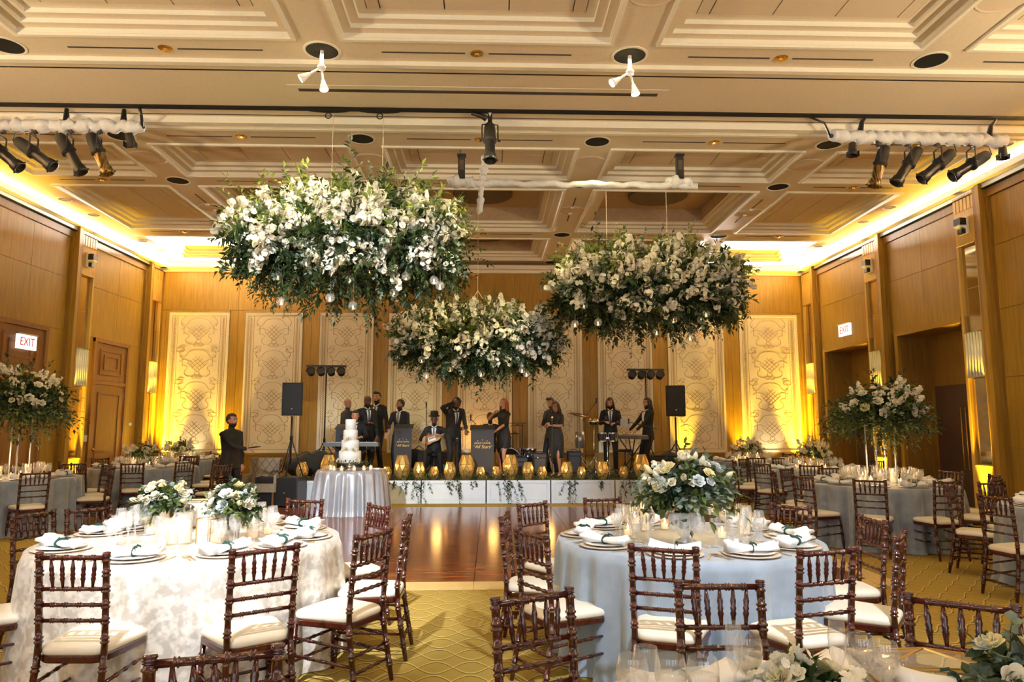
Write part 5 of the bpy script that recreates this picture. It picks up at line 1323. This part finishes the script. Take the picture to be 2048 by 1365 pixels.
def bandstand(label,px0,px1,ytop,Y,front=True):
    a,b=aty(px0,ytop,Y),aty(px1,ytop,Y); w_=b.x-a.x; h=a.z-SZ
    t=thing('music_stand',label,'music stand',((a.x+b.x)/2,Y,SZ)); MB().prism([(-w_/2,-.02),(w_/2,-.02),(w_/2-.04,.22),(-w_/2+.04,.22)],0,h).build('cover',m_front,t)
    MB().add([(-w_/2-.02,-.05,h),(w_/2+.02,-.05,h),(w_/2+.02,.26,h+.10),(-w_/2-.02,.26,h+.10),(-w_/2-.02,-.05,h-.012),(w_/2+.02,-.05,h-.012),(w_/2+.02,.26,h+.085),(-w_/2-.02,.26,h+.085)],[(0,1,2,3),(7,6,5,4),(0,4,5,1),(1,5,6,2),(2,6,7,3),(3,7,4,0)]).build('desk',m_black,t)
    if front:
        text('GOLD COAST',w_*.105,t,(0,-.023,h*.72),m_ygold); text('All Stars',w_*.20,t,(0,-.023,h*.64),m_ygold,.35)
        s=MB()
        for x,z in ((-.36,.66),(-.33,.71),(-.20,.765),(0,.785),(.20,.765),(.33,.71),(.38,.66)): star(s,x*w_,h*z,w_*.028,-.022)
        s.build('stars',m_ygold,t)
    return t
bandstand('grey lectern front lettered with gold stars beside the singer',942,988,860,15.35)
bandstand('black lettered stand in front of the man looking left',789,824,858,16.0); bandstand('dark stand left of the cake, partly hidden',672,706,858,15.6,False)
# microphone stands
def micstand(label,px_,ytop,Y,boom=None):
    q=aty(px_,ytop,Y); t=thing('microphone_stand',label,'microphone stand',(q.x,Y,SZ)); h=q.z-SZ
    MB().lathe([(.001,.0),(.14,0),(.14,.012),(.02,.03),(.001,.03)],18).build('base',m_black,t); MB().cyl((0,0),.009,.02,h-.06,8).build('pole',m_black,t)
    M=Matrix.Translation((0,-.02,h-.06))@Euler((R(25),0,0)).to_matrix().to_4x4()
    if boom:
        e=Vector((boom[0],boom[1],h-.06+boom[2])); MB().tube([(-boom[0]*.25,-boom[1]*.25,h-.06-boom[2]*.25),tuple(e)],.007,7).build('boom',m_black,t); M=Matrix.Translation(e)
    mc=MB().cyl((0,0),.012,-.05,.08,10,M,.018).build('microphone',m_black,t,True); MB().ball((0,0,.095),.025,12,8,M).build('grille',m_chrome,mc,True)
micstand('microphone stand left of the hatted guitarist',853,807,15.9); micstand('microphone stand before the woman with phone',1104,838,15.5); micstand('microphone stand between guitarist and bowing man',914,880,15.6)
micstand('boom microphone stand beside the cymbal',1170,830,17.1,(.28,0,.38)); micstand('short microphone stand right of the lectern',950,842,16.9,(-.1,0,.1)); micstand('boom microphone stand before the bearded man',1303,850,15.5,(-.5,0,.12))
micstand('microphone stand at the drums with level boom',1045,842,16.8,(-.35,0,.0))
# cymbals
def cymbal(label,px_,py,Y,r,tx,ty):
    q=aty(px_,py,Y); t=thing('cymbal',label,'cymbal',(q.x,Y,SZ)); h=q.z-SZ
    MB().cyl((0,0),.010,.25,h,8).build('pole',m_chrome,t)
    for k_ in range(3): a=2.1*k_; MB().tube([(0,0,.35),(.28*math.cos(a),.28*math.sin(a),.01)],.008,6).build('leg',m_chrome,t)
    M=Matrix.Translation((0,0,h))@Euler((R(tx),R(ty),0)).to_matrix().to_4x4(); MB().lathe([(.001,.030),(.03,.028),(.05,.012),(r,-.012),(r,-.015),(.05,.008),(.001,.02)],28,(0,0,0),M).build('plate',mat('cymbal_bronze',(.20,.12,.04),.35,metal=.9,c2=(.12,.07,.025),scale=30),t,True)
cymbal('large tilted cymbal between the phone woman and the bongos',1158,829,16.9,.24,12,10); cymbal('upper flat cymbal of the drum set behind the singer',1036,851,17.1,.20,2,-4); cymbal('lower flat cymbal of the drum set behind the singer',1030,868,17.0,.18,-2,3)
# drum set
m_drum=mat('drum_shell_black',(.015,.014,.016),.2,coat=.6); m_head=mat('drum_head',(.70,.68,.62),.5)
def drum(t,c,r,h,rot,name):
    M=Matrix.Translation(c)@Euler(rot).to_matrix().to_4x4(); o=MB().lathe([(r,-h/2),(r,h/2)],24,(0,0,0),M,True).build(name,m_drum,t,True)
    for z in (-h/2,h/2): MB().lathe([(r+.004,z-.015),(r+.012,z-.015),(r+.012,z+.015),(r+.004,z+.015)],24,(0,0,0),M).build('hoop',m_chrome,o)
    MB().lathe([(.001,h/2+.004),(r*.98,h/2+.004)],24,(0,0,0),M).build('head',m_head if name!='bass_drum' else m_blackm,o)
ds=thing('drum_set','black drum set behind the lectern and singer','drums',sp(1005,16.85)); drum(ds,(.15,0,.29),.28,.40,(R(90),0,0),'bass_drum'); drum(ds,(-.38,.15,.55),.18,.14,(R(-8),0,0),'snare_drum'); drum(ds,(.05,.1,.72),.15,.22,(R(12),0,0),'tom_drum'); drum(ds,(.62,.22,.36),.20,.36,(0,0,0),'floor_tom')
for a in (0,2.1,4.2): MB().tube([(-.38,.15,.48),(-.38+.2*math.cos(a),.15+.2*math.sin(a),.01)],.009,6).build('leg',m_chrome,ds); MB().tube([(.62+.2*math.cos(a),.22+.2*math.sin(a),.4),(.62+.2*math.cos(a),.22+.2*math.sin(a),.0)],.009,6).build('leg',m_chrome,ds)
MB().tube([(.15,0,.57),(.07,.06,.64)],.012,6).build('tom_mount',m_chrome,ds)
# bongos on a chrome stand
bg=thing('bongos','pair of bongo drums on a chrome tripod stand','bongos',sp(1215,15.9)); hb_=aty(1215,866,15.9).z-SZ
tripod(bg,hb_-.16,.30,.012,m_chrome,.30)
MB().box(-.10,.10,-.02,.02,hb_-.14,hb_-.10).build('bridge',m_chrome,bg)
for s,r_ in ((-1,.105),(1,.095)):
    o=MB().lathe([(r_*.82,hb_-.19),(r_,hb_-.05),(r_,hb_)],20,(s*.125,0,0)).build('shell',m_drum,bg,True)
    for z in (hb_-.185,hb_-.01): MB().lathe([(r_*(.86 if z<hb_-.1 else 1),z-.012),(r_*(.92 if z<hb_-.1 else 1.07),z-.012),(r_*(.92 if z<hb_-.1 else 1.07),z+.012),(r_*(.86 if z<hb_-.1 else 1),z+.012)],20,(s*.125,0,0)).build('hoop',m_chrome,o)
    for k_ in range(6): a=k_*PI/3; MB().tube([(s*.125+r_*1.05*math.cos(a),r_*1.05*math.sin(a),hb_-.02),(s*.125+r_*.9*math.cos(a),r_*.9*math.sin(a),hb_-.18)],.005,5).build('lug',m_chrome,o)
    MB().lathe([(.001,hb_+.003),(r_,hb_+.003)],20,(s*.125,0,0)).build('head',m_head,o)
# small percussion on a stand, chimes
pt=thing('percussion_stand','small round percussion on a chrome stand left of the bongo player','percussion',sp(1188,16.4)); q=aty(1188,845,16.4).z-SZ; tripod(pt,q-.06,.28,.011,m_chrome,.35); MB().lathe([(.09,q-.06),(.13,q),(.13,q+.04),(.12,q+.04),(.12,q),(.001,q-.04)],20).build('pan',m_chrome,pt,True)
for k_ in range(5): a=k_*1.25; MB().ball((.10*math.cos(a),.10*math.sin(a),q+.06),.03,8,6).build('jingle',m_brass,pt,True)
cg=thing('conga_stand','tall chrome framed percussion rack behind the cymbal','percussion',sp(1160,17.5)); tripod(cg,.95,.30,.012,m_chrome,.4); MB().lathe([(.10,.55),(.13,.75),(.12,.95)],18,caps=True).build('shell',mat('shell_silver',(.4,.38,.36),.3,metal=.8),cg,True)
# keyboards
def keyboard(label,c,rz,L,h,white=True):
    t=thing('keyboard',label,'keyboard',c,rz); m_k=mat('key_body',(.10,.11,.12),.4); MB().box(-L/2,L/2,-.14,.14,h,h+.08).build('body',m_k,t); MB().box(-L/2+.05,L/2-.05,-.142,.02,h+.08,h+.088).build('keybed',m_china,t)
    n=int(L/.06)
    for i in range(n): MB().box(-L/2+.06+i*(L-.12)/n,-L/2+.06+i*(L-.12)/n+.02,-.06,.02,h+.088,h+.098).build('black_key',m_black,t)
    for s in (-1,1): MB().tube([(-s*L*.34,-.12,.01),(s*L*.34,.12,h)],.014,7).build('stand_leg',m_black,t); MB().tube([(-s*L*.34,.12,.01),(s*L*.34,-.12,h)],.014,7).build('stand_leg',m_black,t)
keyboard('long keyboard on a crossed stand behind the cake',(stage_x(704,15.4),15.4,SZ),R(180),1.15,.66); keyboard('keyboard under the hands of the bearded man',(stage_x(1264,15.95),15.95,SZ),R(-72+180),1.0,.80)
# guitar of the seated man
gt=thing('guitar','pale electric guitar across the lap of the hatted man','guitar',(rg.location.x,rg.location.y-.24,SZ+.82)); gt.rotation_euler=(R(75),R(-18),R(0))
P=[]
for i in range(28):
    a=2*PI*i/28; r_=.155+.035*math.cos(2*a)+.018*math.cos(3*a+.5); P.append((r_*math.cos(a)*1.15-.06,r_*math.sin(a)*.85))
MB().prism(P,-.02,.022).build('body',mat('guitar_sunburst',(.62,.36,.14),.2,c2=(.35,.15,.05),scale=3,coat=.6),gt)
MB().box(.08,.62,-.022,.022,.010,.034).build('neck',m_doorwood,gt); MB().prism([(.62,-.03),(.80,-.055),(.82,.03),(.62,.035)],.008,.028).build('headstock',m_doorwood,gt); MB().box(-.12,.05,-.06,.03,.022,.027).build('pickguard',m_china,gt)
for i in range(6): MB().tube([(-.10,-.012+.005*i,.036),(.66,-.012+.005*i,.038)],.0012,4).build('string',m_chrome,gt)
# stool, amps, bags
def stool(label,c,h):
    t=thing('stool',label,'stool',c); MB().lathe([(.001,h),(.17,h),(.18,h+.03),(.17,h+.06),(.001,h+.065)],20).build('seat',m_blackm,t,True); tripod(t,h,.24,.014,m_black,h*.5)
stool('black round drum stool right of the bongos',sp(1250,16.2),.50); stool('stool under the seated guitarist',(rg.location.x,rg.location.y+.05,SZ),.42)
def amp(label,c,w_,h,leds=False):
    t=thing('amplifier',label,'amplifier',c); MB().box(-w_/2,w_/2,-.14,.14,.02,h).build('cabinet',m_blackm,t); MB().box(-w_/2+.03,w_/2-.03,-.148,-.138,.06,h-.12).build('grille',m_black,t); MB().box(-w_/2+.02,w_/2-.02,-.147,-.138,h-.10,h-.03).build('panel',m_black,t)
    MB().tube([(-.08,0,h),(-.06,0,h+.03),(.06,0,h+.03),(.08,0,h)],.010,6).build('handle',m_black,t)
    for s in (-1,1): MB().box(s*w_*.4-.02,s*w_*.4+.02,-.1,.1,0,.02).build('foot',m_black,t)
    if leds:
        for i,(x,z) in enumerate(((-.05,.40),(.02,.16),(.05,.12),(-.02,.10))): MB().ball((x,-.155,z),.010,6,5).build('indicator_light',mat('led_pink',(1,.1,.25),.3,emit=5,emitc=(1,.08,.25)),t)
amp('black amplifier with pink indicator lights behind the lanterns',sp(1079,15.9),.30,.50,True); amp('tall narrow black speaker box behind the phone woman',sp(1148,16.4),.30,.52); amp('black amplifier between guitarist and bowing man',sp(880,17.2),.45,.46); amp('black amplifier at the far right of the stage',sp(1330,16.4),.60,.42); amp('low black monitor box beside the seated drummer',sp(1040,16.2),.34,.40)
def bag(label,c,s,seed):
    t=thing('equipment_bag',label,'bag',c); rnd=random.Random(seed); mb=MB().ball((0,0,s[2]),(s[0],s[1],s[2]),18,12); mb.v=[(x*(1+.10*math.sin(9*z+seed)),y,max(.0,z+.03*math.sin(14*x+seed))) for x,y,z in mb.v]; mb.build('bag',m_blackm,t,True); MB().tube([(-s[0]*.4,0,s[2]*1.9),(0,0,s[2]*2.25),(s[0]*.4,0,s[2]*1.9)],.012,6).build('strap',m_black,t)
bag('black equipment bag piled behind the left loudspeaker',sp(612,15.6),(.45,.25,.24),1); bag('dark soft bag heaped left of the keyboard',sp(640,16.2),(.40,.25,.26),2); bag('black gear bag behind the bearded man',sp(1345,16.6),(.5,.25,.24),3); bag('dark bag beside the hatted guitarist',sp(838,16.9),(.30,.2,.28),4)
# tablet on a stand
ts=thing('tablet_stand','white tablet on a thin stand before the bearded man','tablet stand',sp(1250,16.2)); q=aty(1250,846,16.2).z-SZ; ts.location=sp(1252,16.6); MB().cyl((0,0),.009,.02,q-.05,8).build('pole',m_chrome,ts); MB().lathe([(.001,0),(.13,0),(.13,.012),(.001,.02)],16).build('base',m_black,ts); MB().box(-.12,.12,-.01,.01,q-.08,q+.09).build('tablet',mat('tablet_white',(.6,.6,.62),.3),ts)
# lattice-backed lounge chair by the left end of the stage
m_uph=mat('upholstery_taupe',(.30,.25,.17),.7,c2=(.26,.21,.14),scale=20)
lc=thing('lounge_chair','taupe lounge chair with diamond quilted back beside the road case','chair',tuple(atz(522,1015,0)),R(185)); lc.location.z=0
MB().box(-.30,.30,-.30,.28,.30,.46).build('seat',m_uph,lc); MB().box(-.30,.30,-.36,-.26,.30,.92).build('backrest',m_uph,lc)
for s in (-1,1): MB().box(s*.29-.025,s*.29+.025,-.30,.26,.30,.62).build('armrest',m_uph,lc)
for x in (-.26,.26):
    for y in (-.30,.24): MB().cyl((x,y),.022,0,.30,8).build('leg',m_doorwood,lc)
g=MB()
for i in range(-3,4):
    for s in (-1,1):
        x0=i*.15; pts=[(x0+s*.30*t-.0,-.256,.47+.45*t) for t in (0,1)]
        if all(abs(p_[0])<.46 for p_ in pts): g.tube([(max(-.30,min(.30,p_[0])),p_[1],p_[2]) for p_ in pts],.006,5)
g.build('quilting_cord',m_doorwood,lc)
# ------------------------------------------------------------------ overhead lighting rigs
m_cloth=mat('white_wrap',(.80,.80,.80),.8,c2=(.72,.72,.72),scale=20,bump=.2)
def wrap(t,pts,r,seed,n=60,name='cloth_wrap',q=1.0):
    rnd=random.Random(seed); P=[];rr=[]
    pts=[Vector(p) for p in pts]; ph=rnd.uniform(0,6)
    for i in range(n+1):
        s=i/n*(len(pts)-1); k_=min(int(s),len(pts)-2); p=pts[k_].lerp(pts[k_+1],s-k_); P.append(p+Vector((0,.012*math.sin(i*1.3+ph),.012*math.sin(i*.9)))); rr.append(r*(1+.28*q*math.sin(i*.75+ph)+.18*q*math.sin(i*1.9)))
    mb=MB().tube(P,rr,10); mb.v=[(x+.010*math.sin(61*z+33*x),y+.010*math.sin(48*x+30*z),z+.012*math.sin(43*x+27*y)) for x,y,z in mb.v]; return mb.build(name,m_cloth,t,True)
def ellipsoidal(label,top,aim,L=.62,gold=False,Y=None):
    """profile spotlight hung from a clamp; aim: unit direction of the beam"""
    t=thing('profile_spotlight',label,'spotlight',tuple(top)); d=Vector(aim).normalized(); c=Vector((0,0,-.34))
    MB().box(-.03,.03,-.03,.03,-.06,.05).build('clamp',m_black,t); MB().tube([(0,0,-.05),(0,0,-.10)],.012,6).build('hanger',m_black,t)
    sd=d.cross(Vector((0,0,1))); sd=sd.normalized() if sd.length>.05 else Vector((1,0,0))
    for s in (-1,1): MB().tube([Vector((0,0,-.10)),Vector((0,0,-.11))+sd*s*.11,c+sd*s*.115],[.012,.012,.012],6).build('yoke_arm',m_black,t)
    a=c-d*L*.45
    M=d.to_track_quat('Z','Y').to_matrix().to_4x4(); M.translation=a
    B=MB().lathe([(.001,0),(.055,.0),(.075,.03),(.085,.12),(.085,L*.40),(.098,L*.42),(.098,L*.48),(.075,L*.50)],16,(0,0,0),M).build('lamp_house',m_blackm,t,True)
    m_b=m_black if not gold else mat('barrel_gold',(.45,.30,.10),.3,metal=.8,c2=(.02,.015,.01),scale=9,stretch=(6,1,.5))
    MB().lathe([(.072,L*.48),(.070,L*.80),(.085,L*.84),(.095,L*.95),(.092,L),(.080,L),(.07,L*.85),(.001,L*.84)],16,(0,0,0),M).build('lens_barrel',m_b,t,True)
    MB().lathe([(.102,L*.955),(.112,L*.965),(.112,L*.985),(.102,L*.99)],4,(0,0,0),M).build('colour_frame',m_black,t)
    for s in (-1,1): MB().tube([c+sd*s*.11,c+sd*s*.15],[.020,.016],8).build('knob',m_black,t)
    MB().ring(-.03,.03,-.01,.01,0,.01,.004).build('shutter',m_black,B)
    P=[a-d*.0,a-d*.06+Vector((0,0,-.05)),a-d*.02+Vector((0,0,.10)),Vector((.0,.05,.0))]; MB().tube(P,.007,6).build('power_cable',m_black,t,True)
    return t
def small_par(label,top,aim):
    t=thing('small_spotlight',label,'spotlight',tuple(top)); d=Vector(aim).normalized(); M=d.to_track_quat('Z','Y').to_matrix().to_4x4(); M.translation=Vector((0,0,-.13))
    MB().tube([(0,0,.02),(0,0,-.10)],.010,6).build('hanger',m_black,t); MB().lathe([(.001,-.10),(.05,-.09),(.06,.04),(.075,.10),(.065,.10),(.05,.04),(.001,.02)],14,(0,0,0),M).build('can',m_blackm,t,True)
    for s in (-1,1): MB().box(s*.07-.004,s*.07+.004,-.05,.05,-.24,-.16).build('barn_door',m_black,t)
RY=9.75
def rig(label,x0p,y0p,x1p,y1p,seed):
    a=aty(x0p,y0p,RY); b=aty(x1p,y1p,RY); t=thing('lighting_pipe',label,'pipe',(0,0,0)); MB().tube([a,b],.028,10).build('pipe',m_black,t); wrap(t,[a+(b-a)*.01,b-(b-a)*.01],.085,seed,64,'cloth_wrap',.6); return t,a,b
t,a,b=rig('cloth wrapped lighting pipe hung below the ceiling on the left',-60,250,288,254,1)
for fx_ in (.55,.88): p=a.lerp(b,fx_); MB().tube([p+Vector((0,0,.05)),p+Vector((.05,-.10,.28)),(p.x+.05,9.55,ZC-.02)],[.05,.02,.012],7).build('hanger_clamp',m_black,t,True)
p=b; MB().tube([(p.x-.02,p.y,p.z),(p.x+.03,9.6,p.z+.1),(p.x+.02,9.55,ZC-.02)],.022,7).build('cable_loop',m_black,t,True)
for i,(xc,yc,dx,dz,wd) in enumerate(((14,318,.75,-.62,'first'),(78,318,.82,-.60,'second'),(150,315,.52,-.86,'third'),(208,318,.40,-.92,'fourth'))):
    p=aty(xc-8,258,RY); ellipsoidal('black profile spotlight, %s from the left on the left pipe'%wd,(p.x,RY,p.z),(dx,.10,dz),.62,i==3)
p=aty(262,262,RY); small_par('small black spotlight at the right end of the left pipe',(p.x,RY,p.z),(.2,.3,-.9))
t,a,b=rig('cloth wrapped lighting pipe hung below the ceiling on the right',1660,272,2012,283,2)
for fx_ in (.17,.90): p=a.lerp(b,fx_); MB().tube([p+Vector((0,0,.05)),p+Vector((0,-.08,.2)),(p.x,9.55,ZC-.02)],[.05,.03,.012],7).build('hanger_clamp',m_black,t,True)
MB().tube([a,a+Vector((-.12,-.1,.15)),(aty(1615,232,9.55).x,9.55,ZC-.02)],.016,7).build('cable',m_black,t,True)
for i,(xc,dx,dz,wd) in enumerate(((1755,-.28,-.95,'first'),(1812,-.55,-.82,'second'),(1872,-.72,-.62,'third'),(1938,-.80,-.50,'fourth'))):
    p=aty(xc+2,284,RY); ellipsoidal('black profile spotlight, %s from the left on the right pipe'%wd,(p.x,RY,p.z),(dx,.10,dz),.62,i==0)
for xc,yc,l,dx in ((1704,282,'small black spotlight at the left end of the right pipe',-.1),(2004,288,'small black spotlight at the right end of the right pipe',-.1)):
    p=aty(xc,yc,RY); small_par(l,(p.x,RY,p.z),(dx,-.1,-.95))
# centre spotlight under the track
p=aty(980,235,9.6); tc_=ellipsoidal('black profile spotlight hanging alone at the ceiling centre',(p.x,9.6,p.z),(0.02,-.25,-.97),.62)
MB().tube([(0,0,.0),(0,-.01,ZC-p.z-.02)],[.03,.03],8).build('mount',m_cloth,tc_,True); MB().tube([(-.05,0,-.02),(-.12,.0,.02),(-.26,-.03,ZC-p.z-.03)],[.045,.035,.03],7).build('cable_bundle',m_black,tc_,True)
# white horizontal pipe with black motor boxes
a=aty(897,366,11.0); b=aty(1394,372,11.0)
t=thing('white_pipe','white cloth wrapped pipe hung level above the flower clouds','pipe',(0,0,0)); MB().tube([a,b],.03,10).build('pipe',m_cloth,t); wrap(t,[a,b],.055,9,40,'cloth_wrap',.35)
c=aty(965,360,11.0); wrap(t,[(c.x,11.0,c.z),(c.x+.05,10.9,ZC-.15)],.055,12,16); wrap(t,[(c.x,11.0,c.z),(c.x-.05,11.02,c.z-.55)],.045,13,12)
for xp,l in ((923,'black hoist box standing on the left part of the white pipe'),(1360,'black hoist box standing on the right end of the white pipe')):
    q0=aty(xp,365,11.0); q1=aty(xp,310,11.0); o=thing('hoist_box',l,'hoist',(q0.x,11.0,q0.z+.05)); h=q1.z-q0.z-.05
    MB().box(-.055,.055,-.05,.05,0,h).build('body',m_blackm,o); MB().box(-.07,.07,-.06,.06,h-.03,h).build('cap',m_black,o); MB().tube([(0,0,h),(0,0,ZC-(q0.z+.05))],.006,6).build('chain',m_chrome,o); MB().box(-.035,.035,-.052,-.05,h*.35,h*.75).build('decal',m_slot,o); wrap(o,[(-.20,0,-.04),(.20,0,-.04)],.08,int(xp),14)
# track eyelets
for xp in (657,760):
    q=aty(xp,230,9.56); o=thing('eyelet_plate','%s black eyelet plate on the ceiling track over the upper flower cloud'%('left' if xp<700 else 'right'),'eyelet',(q.x,9.55,ZC-.022)); o.scale=(1,.25,1); MB().lathe([(.001,-.035),(.12,-.03),(.30,-.012),(.34,0)],20).build('plate',m_void,o,True); MB().tube([(.04*math.cos(a_),0,-.085+.04*math.sin(a_)) for a_ in [2*PI*i/14 for i in range(15)]],.008,6,False).build('ring',m_black,o,True)
# adjustable twin lamp fittings
m_bulb=mat('lamp_lit',(1,.9,.7),.3,emit=60,emitc=(1,.86,.62)); m_bulb2=mat('lamp_dim',(1,.9,.8),.3,emit=7,emitc=(1,.88,.75))
for xb,l,lit in ((-2.0,'twin white adjustable lamps hanging from the left black ceiling recess',m_bulb2),(1.66,'twin white adjustable lamps with one glowing bulb, right black ceiling recess',m_bulb)):
    o=thing('twin_lamp',l,'lamp',(xb,8.0,ZC)); MB().lathe([(.22,-.001),(.22,-.01),(.19,-.012),(.19,-.001)],24).build('trim_ring',m_ceiltrim,o); MB().lathe([(.001,-.004),(.19,-.004)],24).build('dark_well',m_void,o)
    MB().cyl((0,0),.022,-.20,-.005,10).build('stem',m_white,o); MB().lathe([(.045,-.24),(.05,-.20),(.03,-.18)],14,caps=True).build('hub',m_white,o,True)
    for dx,dz,L_ in ((-.75,-.55,.20),(.16,-.95,.22)):
        d=Vector((dx,-.15,dz)).normalized(); s=Vector((0,0,-.21)); e_=s+d*L_; MB().tube([s,e_],.014,7).build('arm',m_white,o)
        M=d.to_track_quat('Z','Y').to_matrix().to_4x4(); M.translation=e_
        sh=MB().lathe([(.022,-.04),(.028,.0),(.052,.075),(.055,.09),(.049,.09)],16,(0,0,0),M).build('reflector',m_white,o,True); MB().lathe([(.001,.088),(.049,.084)],16,(0,0,0),M).build('bulb',lit if dx>0 or lit is m_bulb2 else m_bulb2,sh)
# exit signs
m_sign=mat('exit_face',(.95,.95,.92),.4,emit=.7,emitc=(1,.95,.88)); m_red=mat('exit_red',(.75,.03,.05),.5,emit=.12,emitc=(.9,.03,.06))
def exit_sign(label,X,sg,y,z,w_,h):
    o=thing('exit_sign',label,'exit sign',(X+sg*.03,y,z),R(90) if sg>0 else R(-90))
    MB().box(-w_/2,w_/2,-.03,.01,0,h).build('face',m_sign,o); MB().box(-w_/2-.015,w_/2+.015,-.05,.012,h,h+.025).build('housing',m_chrome,o)
    tx=text('EXIT',h*.82,o,(0,-.0315,h*.50),m_red,0,.001); tx.scale=(w_*.80/(h*1.75),1,1)
exit_sign('lit red lettered exit sign above the left door',XL+.05,1,13.62,2.98,.56,.27); exit_sign('lit red lettered exit sign above the right wall opening',XR,-1,16.85,3.72,.56,.28)
# motion sensors / speakers on the pilasters
for sg,X,b_,l in ((1,XL,BK[1],'left wall, second pilaster from the back'),(-1,XR,BK[1],'right wall, second pilaster from the back'),(-1,XR,BK[2],'right wall, nearest pilaster')):
    o=thing('wall_projector','small white and black fixture high on the '+l,'fixture',(X+sg*.10,b_+.5,4.98),R(90) if sg>0 else R(-90)); MB().box(-.11,.11,-.035,.0,0,.30).build('backplate',m_white,o); MB().box(-.09,.09,-.15,-.035,.15,.28).build('head',m_black,o); MB().prism([(-.08,-.16),(.08,-.16),(.08,-.035),(-.08,-.035)],.12,.15).build('lens_strip',m_white,o); MB().box(-.06,.06,-.11,-.035,.0,.09).build('bracket',m_black,o)
for sg,X,y,l in ((1,XL,17.85,'small pale wall plate beside the tall wooden door'),(1,XL,15.93,'pale light switch left of the tall wooden door')):
    o=MB().box(X+.012,X+.03,y-.07,y+.07,1.55 if y>17 else 1.2,1.62 if y>17 else 1.34).build('wall_plate',m_white); tag(o,l,'wall plate')
bpy.context.view_layer.update()
